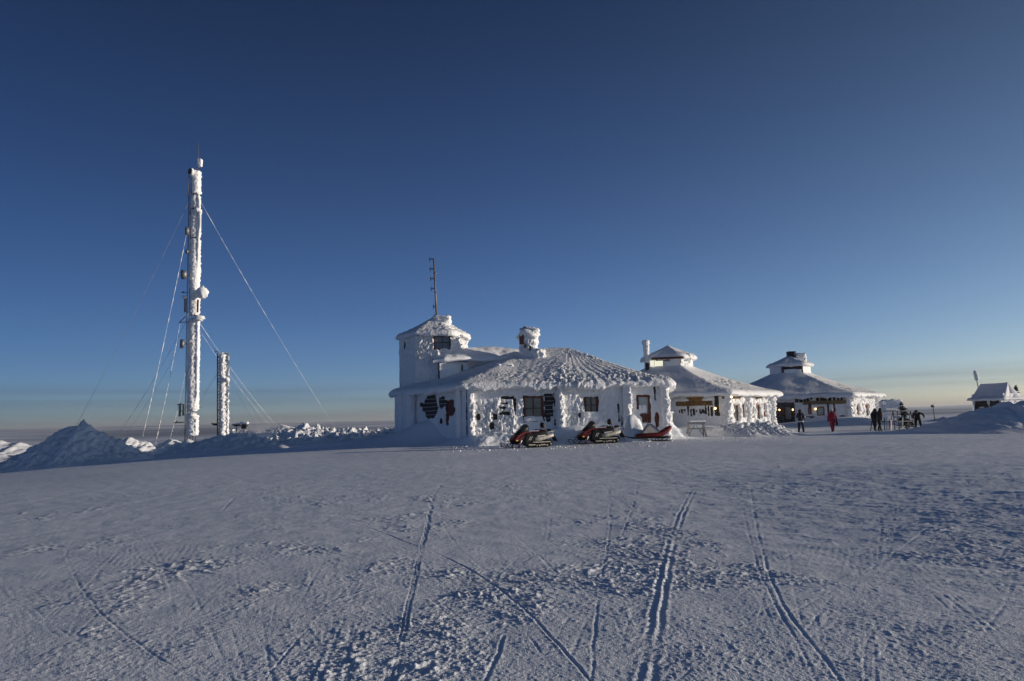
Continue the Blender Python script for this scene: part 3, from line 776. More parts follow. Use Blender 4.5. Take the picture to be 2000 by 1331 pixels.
# left facet: dark boarded bays in the shade
lf = [(827, 776, 857, 817, 'e'), (859, 776, 871, 796), (871, 783, 889, 812), (872, 808, 880, 830), (890, 785, 897, 806, 'e'), (821, 788, 828, 792), (860, 818, 867, 826, 'e'), (834, 772, 855, 785)]
hl = holes_px(WL, lf)
rime_wall(b1, WL, -.3, TOPW, hl, seed=2, amp=.07, thick=.12, ragged=.09, u1=WL.L + .10)
for k in (0, 1): planks(b1, WL, hl[k][0] - .3, hl[k][1] + .3, hl[k][2] - .3, hl[k][3] + .35, .27, 'timber', snow=True)
planks(b1, WL, hl[4][0] - .15, hl[4][1] + .3, hl[4][2] - .2, hl[4][3] + .2, .27, 'timber')
planks(b1, WL, hl[5][0] - .2, hl[5][1] + .2, hl[5][2] - .15, hl[5][3] + .15, .3, 'timber'); planks(b1, WL, hl[6][0] - .2, hl[6][1] + .2, hl[6][2] - .15, hl[6][3] + .15, .3, 'timber')
planks(b1, WL, hl[2][0] - .1, hl[2][1] + .1, hl[3][2] - .1, hl[2][3] + .2, .16, 'red_wood', True, 'shutter_board')
# hanging curtain of ice at the far left corner
for k, px in enumerate((789, 797, 806, 813)):
    u = WL.u_at(px); q = WL.p(u, 0, .45)
    column(b1, q.x, q.y, -.3, 3.7, .28 + .06 * (k % 2), 40 + k, .07, 'ice_curtain', flare=.1, vert=.15)
q = WL.p(WL.u_at(902), 0, .28); column(b1, q.x, q.y, -.2, 3.6, .2, 46, .05, vert=.2)

# front facet
ff = [(978, 775, 1003, 779), (976, 787, 992, 790.5), (976, 795, 991, 798.5), (973, 805, 995, 811), (1003, 779, 1008, 812), (963, 808, 972, 820), (957, 826, 965, 838), (930, 808, 938, 821, 'e'), (918, 817, 922, 825),
      (1022, 775, 1061, 816), (1062, 770, 1081, 814), (1066, 812, 1076, 824, 'e'), (1081, 768, 1084.5, 830), (1140, 775, 1169, 806), (1129, 808, 1134, 817), (1206, 789, 1210, 822), (1213, 806, 1215, 830),
      (1243, 773, 1269, 790), (1243, 786, 1247, 800), (1263, 786, 1270, 812), (1250, 806, 1262, 812), (1253, 812, 1271, 826), (1276, 756, 1281, 783), (1279, 806, 1287, 832, 'e'), (915, 762, 918, 777), (1086, 756, 1090, 762, 'e')]
hf = holes_px(WF, ff)
rough = [(WF.u_at(913), WF.u_at(1003), .1, WF.z_at(960, 786)[1], 1.9), (WF.u_at(1090), WF.u_at(1142), .2, WF.z_at(1110, 800)[1], 1.3), (WF.u_at(1088), WF.u_at(1104), .3, 2.6, 1.3), (WF.u_at(1222), WF.u_at(1240), .2, 2.6, 1.2), (0, WF.L, 3.2, 3.9, .6)]
rime_wall(b1, WF, -.3, TOPW, hf, seed=3, rough=rough, ragged=.045, step=.05)
for k in (0, 1, 2, 3, 4, 5, 6, 7, 8, 11, 12, 15, 16, 22, 24, 25):
    h_ = hf[k]; planks(b1, WF, h_[0] - .12, h_[1] + .12, h_[2] - .1, h_[3] + .1, .25, 'timber')
planks(b1, WF, hf[10][0] - .05, hf[10][1] + .12, hf[10][2] - .1, hf[10][3] + .1, .26, 'timber', snow=True)
planks(b1, WF, hf[23][0] - .1, hf[23][1] + .1, hf[23][2] - .1, hf[23][3] + .1, .2, 'red_wood', True)
planks(b1, WF, hf[14][0] - .1, hf[14][1] + .05, hf[14][2] - .05, hf[14][3] + .05, .3, 'red_wood', True)
w = WF.span(1019, 772, 1063.5, 824); window(b1, WF, *w, fw=.2, pane='glass', o=.07, label='large four-pane window with red-brown frame')
w = WF.span(1138, 771, 1171, 812); window(b1, WF, *w, fw=.2, pane='glass', o=.0, label='small four-pane window half buried in rime')
# snow ledges packed under the windows
for x0, y0, x1, y1, s_ in ((1023, 814, 1058, 823, 1), (1137, 805, 1167, 816, 2)):
    w = WF.span(x0, y0, x1, y1); lump_box(b1, WF, w[0], w[1], -.05, .26, w[2], w[3], 50 + s_, .05, name='window_snow')
w = WF.span(1241, 771, 1273, 832)
dr = MB().box((w[0] + .09, -.01, (w[2] + w[3]) / 2), (.18, .14, w[3] - w[2])).box((w[1] - .09, -.01, (w[2] + w[3]) / 2), (.18, .14, w[3] - w[2])).box(((w[0] + w[1]) / 2, -.01, w[3] - .09), (w[1] - w[0] - .36, .13, .18)).build('door', M['red_wood'], b1, WF.M)
dr['label'] = 'brown-framed door mostly plastered with snow'
MB().box(((w[0] + w[1]) / 2, -.04, w[3] - .75), (w[1] - w[0] - .36, .03, 1.15)).build('pane', M['pale_glass'], dr, WF.M)
for k in range(6):
    ww = (w[1] - w[0] - .36) / 6
    MB().box((w[0] + .18 + ww * (k + .5), .0 + .012 * (k % 2), w[2] + .35), (ww - .03, .06, .9)).build('door_board', M['red_wood'], dr, WF.M)
for px, r_, s_ in ((1092, .20, 60), (1222, .24, 61), (1296, .26, 62), (919, .20, 63)):
    q = WF.p(WF.u_at(px), 0, .34); column(b1, q.x, q.y, -.2, 3.7, r_, s_, .17, vert=.6, f=1.8)
# right facet
rime_wall(b1, WR, -.3, TOPW, [], seed=4, amp=.16)
MB().prism([(0, -.2), (WF.L, -.2), (WF.L, 3.6), (0, 3.6)], -.30, -.22).build('wall', M['timber'], b1, WF.M)
MB().prism([(0, -.2), (WL.L, -.2), (WL.L, 3.6), (0, 3.6)], -.30, -.22).build('wall', M['timber'], b1, WL.M)
# upper storey running from the chimney to the tower
UP = Wall((at(858, 720, 50.7).x, 50.7), (at(912, 720, 51.6).x, 51.6))
rime_wall(b1, UP, 3.9, at(880, 708, 50.9).z, [], seed=6, amp=.04, thick=.08)
rime_wall(b1, Wall((UP.A.x, 55.0), (UP.A.x, UP.A.y)), 3.9, at(880, 708, 50.9).z, [], seed=7, amp=.04)
MB().box((UP.u_at(903), .13, at(903, 733, 51.2).z), (.07, .08, 1.6)).build('down_pipe', M['timber'], b1, UP.M)
fr = [at(846, 704, 50.1), at(868, 701, 50.2), (at(905, 699, 50.7)), at(940, 700, 51.6), at(975, 700, 52.4), at(1012, 697, 53.0), at(1050, 694, 53.6)]
tpk = [at(858, 688, 54.2), at(885, 683, 54.8), at(915, 680, 55.0), at(945, 679, 55.0), at(975, 679, 55.0), at(1012, 681, 55.0), at(1050, 684, 55.0)]
nu, nv = 110, 60
uu = np.linspace(0, 6, nu); Fp = np.stack([np.interp(uu, range(7), [getattr(p_, c_) for p_ in fr]) for c_ in 'xyz'], 1); Tp = np.stack([np.interp(uu, range(7), [getattr(p_, c_) for p_ in tpk]) for c_ in 'xyz'], 1)
rows_ = [Fp + np.array([0, .55, -.20]), Fp + np.array([0, .12, -.22]), Fp + np.array([0, .0, -.16]), Fp + np.array([0, -.02, -.07])]
for k in range(nv):
    t_ = k / (nv - 1); q_ = Fp + (Tp - Fp) * t_; q_[:, 2] = Fp[:, 2] + (Tp[:, 2] - Fp[:, 2]) * math.sin(t_ * math.pi / 2) ** .85; rows_.append(q_)
rows_ += [Tp + np.array([0, 1.2, -.25]), Tp + np.array([0, 3.0, -1.4])]
Ps = np.stack(rows_, 1); Ns = gnormals(Ps); Ns = Ns * np.sign(Ns[:, 20:30, 2].mean())
Ps = Ps + Ns * (.12 * n3(Ps, .7, 61) + .04 * n3(Ps, 2.2, 62))[..., None]
link('upper_roof', grid_me('upper_roof', Ps), M['snow'], b1)
# snow hummocks on the roof below the chimney
for k, (px, py, sx, sz) in enumerate(((1003, 719, 1.0, .4), (1022, 724, .45, .6))):
    q = at(px, py, 49.2); u = WF.u_at(px)
    lump_box(b1, WF, u - sx * .7, u + sx * .7, -5.6, -4.3, q.z - sz, q.z + .25, 70 + k, .16, name='roof_hummock')
# chimney
cW = Wall((at(1014, 680, 51.0).x, 51.0), (at(1056, 680, 51.2).x, 51.2))
zt_ = at(1035, 640, 51.5).z
cx_, cy_ = cW.p(cW.L / 2, 0, -.75).x, cW.p(cW.L / 2, 0, -.75).y
ch = column(b1, cx_, cy_, 4.9, zt_ - .35, .64, 80, .18, 'chimney', flare=1.6, f=1.3, vert=.8)
lump_ball(b1, (cx_ + .05, cy_, zt_ - .5), .74, 81, 'chimney_cap', (1.15, 1.0, .82), .26, f=1.7)
column(b1, cW.p(cW.L + .05, 0, -.1).x, cW.p(0, 0, -.1).y, 5.0, 6.7, .46, 83, .22, 'rime_horn', f=1.4, lean=(-.35, 0))
sW = Wall((cW.A.x - .0, 52.4), (cW.A.x + .12, 51.0))
MB().box((cx_ - .48, cy_ - .42, zt_ - .9), (.42, .2, .75), Matrix.Rotation(R(-48), 3, 'Z')).build('flue_panel', M['brick'], ch)
for k in range(0):
    for j in range(3):
        MB().box((sW.L - .42 - .23 * j, .02 + .01 * (k % 2), zt_ - 1.30 + .105 * k), (.21, .08, .09)).build('brick', M['brick'], ch, sW.M)
for (px, py, ww, hh) in ((1029, 676, .15, .30), (1038.5, 680, .12, .38)):
    q = at(px, py, 50.93); u = cW.u_at(px)
    MB().box((u, .02 if ww < .3 else -.28, q.z), (ww, .12, hh), Matrix.Rotation(.12, 3, 'Y')).build('flue_panel', M['brick'] if ww > .3 else M['timber'], ch, cW.M)

# ------------------------------------------------------------------ tower
def hexpt(c, R_, th, tow):
    r_ = Vector((-tow.y, tow.x, 0)); v = c + (r_ * math.sin(R(th)) + tow * math.cos(R(th))) * R_
    return (v.x, v.y)
def towards(c): return Vector((-c.x, -c.y, 0)).normalized()
tc = at(848, 800, 53.6); tc.z = 0; tt = towards(tc)
def right_of(t): return Vector((-t.y, t.x, 0))
tw = thing('tower', 'six-sided rime-clad tower with small window and mast on its roof', 'tower', (tc.x, tc.y, gz(tc.x, tc.y)))
TZ = at(850, 655, 51.5).z
for k, th0 in enumerate((-151, -91, -31, 29, 89)):
    W = Wall(hexpt(tc, 2.5, th0, tt), hexpt(tc, 2.5, th0 + 60, tt))
    hs, rg = [], [(0, W.L, TZ - 2.0, TZ + .3, 2.6)]
    if th0 == -31:
        w = W.span(847, 655, 881, 684); hs = [(w[0] + .02, w[1], w[2] + .1, w[3] + .05)]
        window(tw, W, *w, fw=.12, nx=2, nz=2, pane='glass', o=.03)
    if th0 == -91: rg = []; q = W.span(790, 668, 793, 682); hs = [q]; planks(tw, W, q[0] - .1, q[1] + .1, q[2] - .1, q[3] + .1, .3, 'timber')
    if th0 == 29:
        q = W.span(896, 653, 903, 659); hs = [q]; planks(tw, W, q[0] - .1, q[1] + .1, q[2] - .1, q[3] + .1, .3, 'timber')
    rime_wall(tw, W, -.6, TZ + .2, hs, seed=90 + k, rough=rg, amp=.10, thick=.1, ragged=.03, name='wall', u0=-.09, u1=W.L + .09)
tp = [hexpt(tc, 3.05, a, tt) for a in (-151, -91, -31, 29, 89, 149)]
za = at(853, 619, 53.6).z
roof(tw, tp, ((tc.x, tc.y), (tc.x + .35, tc.y)), TZ - .05, za, seed=8, wind=.24, lee=.10, lo=-.1, hi=.5, under=.7, thick=.45, droop=.16, f=2.3)
lump_box(tw, Wall((tc.x + .1, tc.y - .5), (tc.x + 1.5, tc.y - .5)), 0, 1.3, -.9, .1, za - .65, za + .02, 95, .13, name='roof_knob')
# antenna pole standing on the tower roof
p0, p1 = at(853, 622, 53.2), at(847, 505, 53.2)
an = thing('antenna_pole', 'thin leaning metal antenna pole on the tower roof', 'antenna', (p0.x, p0.y, p0.z))
dv = p1 - p0
MB().tube([p0 - dv * .05, p0 + dv * .42, p1], [.085, .07, .055], 8).build('pole', M['pole'], an)
for f_, s_ in ((.985, 1), (.82, 1), (.655, 1), (.49, 1), (.19, .6), (.03, .5)):
    c = p0 + dv * f_
    MB().tube([c, c + Vector((-.28 * s_ - .05, 0, 0))], .03, 6).tube([c + Vector((-.28 * s_ - .05, 0, .19)), c + Vector((-.28 * s_ - .05, 0, -.19))], .025, 6).tube([c + Vector((0, 0, .07)), c + Vector((-.28 * s_ - .05, 0, .07))], .015, 5).build('dipole', M['dark_steel'], an)
for f_ in (.745, .43):
    c = p0 + dv * f_; MB().ball(c + Vector((.05, 0, 0)), .12, (1.2, 1, .6), 8).build('clamp', M['steel'], an)

# ------------------------------------------------------------------ the two pavilions
def pavilion(name, label, c, th0, seed):
    t = towards(c)
    b = thing(name, label, 'building', (c.x, c.y, 0), 'rime covered hilltop buildings')
    hp = lambda Rr, a: hexpt(c, Rr, a, t)
    wallsF = Wall(hp(8.85, th0 - 60), hp(8.85, th0)); wallsR = Wall(hp(8.85, th0), hp(8.85, th0 + 60)); wallsL = Wall(hp(8.85, th0 - 120), hp(8.85, th0 - 60))
    roof(b, [hp(10.15, th0 + 60 * k) for k in range(6)], ((c.x, c.y), (c.x, c.y)), 3.05, 7.15, seed=seed, lo=.60, hi=.85, wind=.12, lee=.02, sag=.22, under=1.15, thick=.5, droop=.20, f=2.0, step=.16)
    for W in (wallsF, wallsR, wallsL):
        MB().prism([(0, -.2), (W.L, -.2), (W.L, 3.2), (0, 3.2)], -.34, -.26).build('wall', M['timber'], b, W.M)
    return b, wallsF, wallsR, wallsL, hp
c2 = at(1310, 800, 65); c2.z = 0
b2, F2, R2, L2, hp2 = pavilion('restaurant_pavilion', 'rime-covered pavilion with yellow wooden name sign and glowing cupola window', c2, 28.5, 11)
slots = [(1342, 793, 1346, 812), (1347.5, 800, 1351.5, 813), (1353, 799, 1357.5, 811), (1359, 801, 1362, 806), (1365, 797, 1369, 808), (1370, 799, 1375, 806), (1376.5, 792, 1380, 808), (1382, 792, 1386, 812), (1387, 795, 1392.5, 813), (1330, 800, 1334, 808), (1335, 800, 1339, 804), (1326, 802, 1328, 808)]
sg_up, sg_lo = F2.span(1341, 776.5, 1374, 783.2), F2.span(1319.5, 784, 1391, 792)
h2 = holes_px(F2, slots)
big = F2.span(1395, 769, 1405, 812); eavehole = F2.span(1400, 768, 1409, 774); dot = F2.span(1305, 772, 1309, 776)
rime_wall(b2, F2, -.3, 3.3, h2 + [big, eavehole, (*dot, 'e'), (sg_up[0] + .02, sg_up[1] - .02, sg_up[2], sg_up[3] - .05), (sg_lo[0], sg_lo[1], sg_lo[2] + .03, sg_lo[3])], seed=12, amp=.06, thick=.10, ragged=.035, step=.06)
planks(b2, F2, h2[11][0] - .2, h2[8][1] + .2, h2[0][2] - .2, h2[0][3] + .12, .20, 'plank', True, o=-.02)
planks(b2, F2, big[0] - .1, big[1] + .1, big[2] - .1, 3.25, .16, 'timber', True)
planks(b2, F2, dot[0] - .1, dot[1] + .1, dot[2] - .1, dot[3] + .1, .3, 'timber')
def letters(txt, W, u0, u1, z0, z1, parent, o, fill=.62):
    n = len(txt); cw = (u1 - u0) / n
    for k, chh in enumerate(txt):
        if chh == ' ': continue
        cu = bpy.data.curves.new('letter', 'FONT'); cu.body = chh; cu.size = (z1 - z0) * .95; cu.extrude = .012; cu.resolution_u = 2; cu.offset = .008
        tmp = bpy.data.objects.new('letter_curve', cu); COL.objects.link(tmp)
        dg = bpy.context.evaluated_depsgraph_get(); me_ = bpy.data.meshes.new_from_object(tmp.evaluated_get(dg))
        bpy.data.objects.remove(tmp)
        co = np.zeros(len(me_.vertices) * 3); me_.vertices.foreach_get('co', co); co = co.reshape(-1, 3)
        mn, mx_ = co.min(0), co.max(0)
        sx = cw * fill / max(mx_[0] - mn[0], 1e-3); sx = min(sx, 1.6) if chh != 'I' else 1.0
        sz = (z1 - z0) * .72 / (mx_[1] - mn[1])
        uu = u0 + cw * (k + .5) + (co[:, 0] - (mn[0] + mx_[0]) / 2) * sx; zz = (z0 + z1) / 2 + (co[:, 1] - (mn[1] + mx_[1]) / 2) * sz; oo = o + co[:, 2]
        Wd = np.array([list(W.p(a, b_, c_)) for a, b_, c_ in zip(uu, zz, oo)])
        me_.vertices.foreach_set('co', Wd.ravel()); me_.update()
        link('letter', me_, M['letter'], parent)
sb = MB().box(((sg_up[0] + sg_up[1]) / 2, .10, (sg_up[2] + sg_up[3]) / 2), (sg_up[1] - sg_up[0], .08, sg_up[3] - sg_up[2])).build('sign_board', M['sign_wood'], b2, F2.M)
sb['label'] = 'upper yellow wooden sign board reading ARCTIC'
letters('ARCTIC', F2, sg_up[0] + .1, sg_up[1] - .2, sg_up[2], sg_up[3], sb, .145)
lo_b = MB().box(((sg_lo[0] + sg_lo[1]) / 2, .085, (sg_lo[2] + sg_lo[3]) / 2), (sg_lo[1] - sg_lo[0], .05, sg_lo[3] - sg_lo[2] - .04)).build('sign_board', M['letter'], b2, F2.M)
lo_b['label'] = 'lower sign board with a row of lettered wooden tiles'
SIGN = 'GOLDKEILYNE'
nt_ = len(SIGN); cw_ = (sg_lo[1] - sg_lo[0]) / nt_
for k in range(nt_):
    MB().box((sg_lo[0] + cw_ * (k + .5), .115, (sg_lo[2] + sg_lo[3]) / 2), (cw_ - .035, .05, sg_lo[3] - sg_lo[2])).build('sign_tile', M['sign_wood'], lo_b, F2.M)
letters(SIGN, F2, sg_lo[0], sg_lo[1], sg_lo[2], sg_lo[3], lo_b, .15, .58)
lump_box(b2, F2, sg_lo[0] - .2, sg_up[0] + .15, -.05, .22, sg_lo[3] - .03, sg_lo[3] + .16, 101, .05, name='sign_snow'); lump_box(b2, F2, sg_up[1] - .1, sg_lo[1] + .2, -.05, .22, sg_lo[3] - .04, sg_lo[3] + .14, 102, .05, name='sign_snow')
lantern(b2, F2, F2.u_at(1397), F2.z_at(1397, 798)[1])
# sunlit right side: deep niches between thick pillars of rime
nich = [(1428, 790, 1442, 823, 'orange_wood', 'glass'), (1445, 789, 1454, 816, 'orange_wood', 'pale_glass'), (1461, 790, 1469, 815, 'orange_wood', 'pale_glass'), (1472, 789, 1484, 819, 'orange_wood', 'glass'), (1486, 788, 1494, 813, 'orange_wood', 'pale_glass')]
hr = []
for x0, y0, x1, y1, fm, pn in nich:
    w = R2.span(x0, y0, x1, y1); hr.append((w[0] + .05, w[1] - .03, w[2], w[3]))
    window(b2, R2, w[0] - .06, w[1] + .06, w[2] - .25, w[3] + .06, frame=fm, fw=.16, nx=1, nz=2, pane=pn, o=-.02)
bm_ = [R2.span(1410, 773, 1440, 779), R2.span(1470, 773.5, 1482, 777.5)]
rime_wall(b2, R2, -.4, 3.3, hr + bm_, seed=13, thick=.15, amp=.17, rough=[(0, R2.L, -.4, 3.3, 1.1)], ragged=.07, step=.07, f=2.6, vert=.6)
for w in bm_: MB().box(((w[0] + w[1]) / 2, .16, (w[2] + w[3]) / 2), (w[1] - w[0] + .3, .2, w[3] - w[2] + .06)).build('beam', M['beam'], b2, R2.M)
q = R2.p(.5, 2.95, .35); MB().ball(q, .16, (1.6, 1, .6), 10).build('lamp', M['lamp'], b2)
for k, (u_, rr_) in enumerate(((.15, .34), (R2.L * .47, .22), (R2.L - .1, .34))):
    q = R2.p(u_, 0, .15); column(b2, q.x, q.y, -.3, 3.1, rr_, 110 + k, .2, vert=.7)
rime_wall(b2, L2, -.3, 3.3, [], seed=14, amp=.06)

def cupola(parent, c, hp, th0, seed, win, fascia, R_w=2.15, R_e=2.75, z0=5.6, ztop=7.25, zap=8.35):
    cf, cr, cl = Wall(hp(R_w, th0 - 60), hp(R_w, th0)), Wall(hp(R_w, th0), hp(R_w, th0 + 60)), Wall(hp(R_w, th0 - 120), hp(R_w, th0 - 60))
    for k in (2, 3): W = Wall(hp(R_w, th0 + 60 * (k - 1)), hp(R_w, th0 + 60 * k)); rime_wall(parent, W, z0 - .8, ztop + .1, [], seed=seed + k, amp=.1, name='cupola_wall')
    roof(parent, [hp(R_e, th0 + 60 * k) for k in range(6)], ((c.x, c.y), (c.x, c.y)), ztop - .08, zap, seed=seed, lo=.5, hi=.8, wind=.17, lee=.04, under=.6, thick=.5, step=.09, name='cupola_roof', droop=.12)
    MB().box((cf.L / 2, .62, ztop - .02), (cf.L + .75, .06, .20)).build('fascia', M['red_wood'], parent, cf.M) if fascia else None
    return cf, cr, cl
cf, cr, cl = cupola(b2, c2, hp2, 28.5, 120, True, True, zap=at(1312, 674, 65).z, ztop=at(1290, 700, 62.8).z)
zt2 = at(1290, 700, 62.8).z
pw = (cf.u_at(1275), cf.u_at(1298), cf.z_at(1285, 715)[1], cf.z_at(1285, 703)[1])
rime_wall(b2, cf, 4.9, zt2 + .05, [(cf.u_at(1266), cf.u_at(1313), zt2 - .25, zt2 + .2), (cf.u_at(1264), cf.u_at(1272), zt2 - 1.05, zt2 + .2), (cf.u_at(1272), cf.u_at(1303), zt2 - .72, zt2)], seed=121, amp=.05, ragged=.04, name='cupola_wall')
MB().box((cf.L / 2, -.02, zt2 - .02), (cf.L, .1, .34)).build('cupola_beam', M['timber'], b2, cf.M)
MB().box((cf.u_at(1268), .0, zt2 - .55), (.34, .12, 1.1)).build('cupola_post', M['timber'], b2, cf.M)
MB().box(((pw[0] + pw[1]) / 2, -.03, (pw[2] + pw[3]) / 2 - .05), (pw[1] - pw[0] + .1, .04, pw[3] - pw[2])).build('glow_pane', M['glow_glass'], b2, cf.M)  # pane glows by its own emission, no lamp stands behind it
MB().box(((pw[1] + cf.L) / 2, -.04, zt2 - .5), (cf.L - pw[1], .04, .6)).build('pane', M['pale_glass'], b2, cf.M)
rime_wall(b2, cr, 4.9, zt2 + .05, [(.5, 1.5, zt2 - .45, zt2 - .2, 'e')], seed=122, amp=.14, name='cupola_wall')
MB().box((1.0, .0, zt2 - .3), (1.3, .04, .5)).build('pane', M['pale_glass'], b2, cr.M)
rime_wall(b2, cl, 4.9, zt2 + .05, [], seed=123, amp=.05, name='cupola_wall')
q0, q1 = at(1263, 697, 63.6), at(1261, 667, 63.6); column(b2, q0.x, q0.y, q0.z - .6, q1.z, .26, 125, .06, 'stove_pipe', flare=0, lean=(q1.x - q0.x, 0)); column(b2, q1.x, q1.y, q1.z - .28, q1.z + .05, .34, 126, .06, 'pipe_cap', flare=0)

c3 = at(1548, 800, 81); c3.z = 0
b3, F3, R3, L3, hp3 = pavilion('restaurant_pavilion', 'farthest pavilion with dark stone front part, lanterns and black roof vent', c3, 37, 15)
st = F3.span(1490, 788, 1554, 842)
slots3 = [(1552, 777, 1560, 786), (1560.5, 776, 1568, 786), (1569, 776, 1574, 784), (1575, 776, 1580, 782), (1581, 775, 1587, 781), (1593, 778, 1600, 784), (1601, 777, 1615, 784), (1617, 777, 1624, 784), (1626, 776, 1632, 784), (1634, 776, 1639, 784), (1641, 775, 1646, 784), (1648, 775, 1653, 784)]
h3 = holes_px(F3, slots3)
win3 = [(1577, 797, 1585, 810, 'pale_glass', 'orange_wood', 1, 1), (1594, 795, 1611, 812, 'pale_glass', 'beam', 1, 1)]
hw = []
for x0, y0, x1, y1, pn, fm, nx_, nz_ in win3:
    w = F3.span(x0, y0, x1, y1); hw.append((w[0] + .05, w[1] - .05, w[2] + .05, w[3])); window(b3, F3, *w, frame=fm, fw=.12, nx=nx_, nz=nz_, pane=pn, o=.02)
posts = [F3.span(1615, 785, 1619.5, 812), F3.span(1627, 787, 1631, 810), F3.span(1578, 788, 1584, 797)]
beam3 = F3.span(1568, 784.3, 1652, 787.8)
slit = [F3.span(1640, 812, 1650, 815.5), F3.span(1641, 820, 1652, 823), F3.span(1565, 814, 1590, 815.5)]
rime_wall(b3, F3, -.4, 3.3, [(st[0] - .5, st[1], -.6, st[3])] + h3 + hw + posts + [beam3] + slit, seed=16, amp=.06, thick=.12, ragged=.05, step=.08)
for h_ in h3: planks(b3, F3, h_[0], h_[1], h_[2] - .1, h_[3] + .2, .3, 'timber', True)
for h_ in slit: planks(b3, F3, h_[0] - .1, h_[1] + .1, h_[2] - .08, h_[3] + .08, .3, 'timber')
for h_ in posts: MB().box(((h_[0] + h_[1]) / 2, .06, (h_[2] + h_[3]) / 2), (h_[1] - h_[0], .16, h_[3] - h_[2] + .1)).build('post', M['red_wood'], b3, F3.M)
MB().box(((beam3[0] + beam3[1]) / 2, .2, (beam3[2] + beam3[3]) / 2), (beam3[1] - beam3[0], .22, beam3[3] - beam3[2])).build('beam', M['beam'], b3, F3.M)
# stone courses of the dark part
nr, zc = 9, -.2
for r_ in range(nr):
    hh = (st[3] + .4) / nr; u_ = st[0] - .5 - .3 * (r_ % 2)
    while u_ < st[1] + .2:
        L_ = random.uniform(.5, .95)
        MB().box((u_ + L_ / 2, .0 + random.uniform(-.03, .03), zc + hh * (r_ + .5)), (L_ - .03, .12, hh - .03)).build('stone', M['slate'], b3, F3.M); u_ += L_
for x0, y0, x1, y1, pn, fm in ((1514, 798, 1520.5, 811, 'pale_glass', 'timber'), (1526.5, 798, 1532, 809, 'pale_glass', 'red_wood'), (1531, 794, 1548, 821, 'glass', 'timber')):
    w = F3.span(x0, y0, x1, y1); window(b3, F3, *w, frame=fm, fw=.09, nx=1, nz=1, pane=pn, o=.12)
w = F3.span(1548, 790, 1552, 812); MB().box(((w[0] + w[1]) / 2, .14, (w[2] + w[3]) / 2), (w[1] - w[0], .2, w[3] - w[2])).build('post', M['red_wood'], b3, F3.M)
for px, py in ((1521.5, 801), (1547.5, 800.5), (1592, 799)): lantern(b3, F3, F3.u_at(px), F3.z_at(px, py)[1], .3)
nich3 = [(1657, 789, 1665, 812), (1668, 789, 1677, 811), (1680, 790, 1684.5, 810), (1686, 789, 1695, 812)]
hr = []
for x0, y0, x1, y1 in nich3:
    w = R3.span(x0, y0, x1, y1); hr.append((w[0] + .03, w[1], w[2], w[3])); window(b3, R3, w[0] - .05, w[1] + .05, w[2] - .2, w[3] + .05, frame='orange_wood', fw=.2, nx=1, nz=1, pane='glass', o=-.02)
rime_wall(b3, R3, -.4, 3.3, hr, seed=17, thick=.15, amp=.17, rough=[(0, R3.L, -.4, 3.3, 1.1)], ragged=.08, f=2.6, vert=.6)
lantern(b3, R3, R3.u_at(1654), R3.z_at(1654, 797)[1], .5)
for k, u_ in enumerate((.1, R3.L - .1)):
    q = R3.p(u_, 0, .15); column(b3, q.x, q.y, -.3, 3.1, .36, 130 + k, .2)
rime_wall(b3, L3, -.3, 3.3, [], seed=18, amp=.06)
zt3 = at(1535, 714, 78.6).z
cf, cr, cl = cupola(b3, c3, hp3, 37, 140, False, False, zap=at(1548, 694, 81).z, ztop=zt3)
rime_wall(b3, cf, 4.9, zt3 + .05, [(-.2, cf.L + .2, zt3 - .42, zt3 + .2), (-.2, .16, zt3 - 1.2, zt3), (cf.L - .1, cf.L + .2, zt3 - .9, zt3)], seed=141, amp=.05, ragged=.06, name='cupola_wall')
planks(b3, cf, 0, cf.L, zt3 - 1.3, zt3 + .05, .2, 'timber')
rime_wall(b3, cr, 4.9, zt3 + .05, [], seed=142, amp=.14, name='cupola_wall'); rime_wall(b3, cl, 4.9, zt3 + .05, [], seed=143, amp=.05, name='cupola_wall')
q0, q1 = at(1545, 698, 81), at(1545, 687, 81)
v = MB().tube([q0 - Vector((0, 0, .5)), q0], .18, 10).box((q1 + q0) / 2, (.85, .7, q1.z - q0.z)).build('roof_vent', M['black'], b3)
MB().box((q1 + q0) / 2 + Vector((.34, -.3, .05)), (.2, .2, .4)).build('vent_hood', M['alu'], v)
lump_box(b3, Wall((q0.x + .4, 80.8), (q0.x + 1.8, 80.8)), 0, 1.15, -.6, .5, q0.z - .65, at(1560, 691, 81).z, 145, .13, name='rime_cap')

HAZE = 0.00011
# ------------------------------------------------------------------ tall guyed mast and short lattice mast
def wire(parent, a, b, r=.03, ice=.05, seed=0, sag=.6):
    rnd = random.Random(seed); n = 70; pts, rs = [], []
    for k in range(n + 1):
        t = k / n; p = a.lerp(b, t); p.z -= sag * 4 * t * (1 - t)
        pts.append(p); rs.append(.4 * r + (.75 * ice * rnd.random() if rnd.random() < .25 + 4 * ice else 0))
    return MB().tube(pts, rs, 5).build('guy_wire', M['rime'] if ice > .03 else M['steel'], parent)
YM = 100.0
mb, mt = at(374, 858, YM), at(382, 332, YM)
ml = mt - mb
mast = thing('radio_mast', 'very tall guyed radio mast thick with pinkish rime and dish antennas', 'mast', (mb.x, mb.y, gz(mb.x, mb.y)))
def mp(py, dx=0, dy=0):
    t = (858 - py) / (858 - 332); p = mb + ml * t; return Vector((p.x + dx, p.y + dy, p.z))
MP = lambda px, py: at(px, py, YM - 1.0)
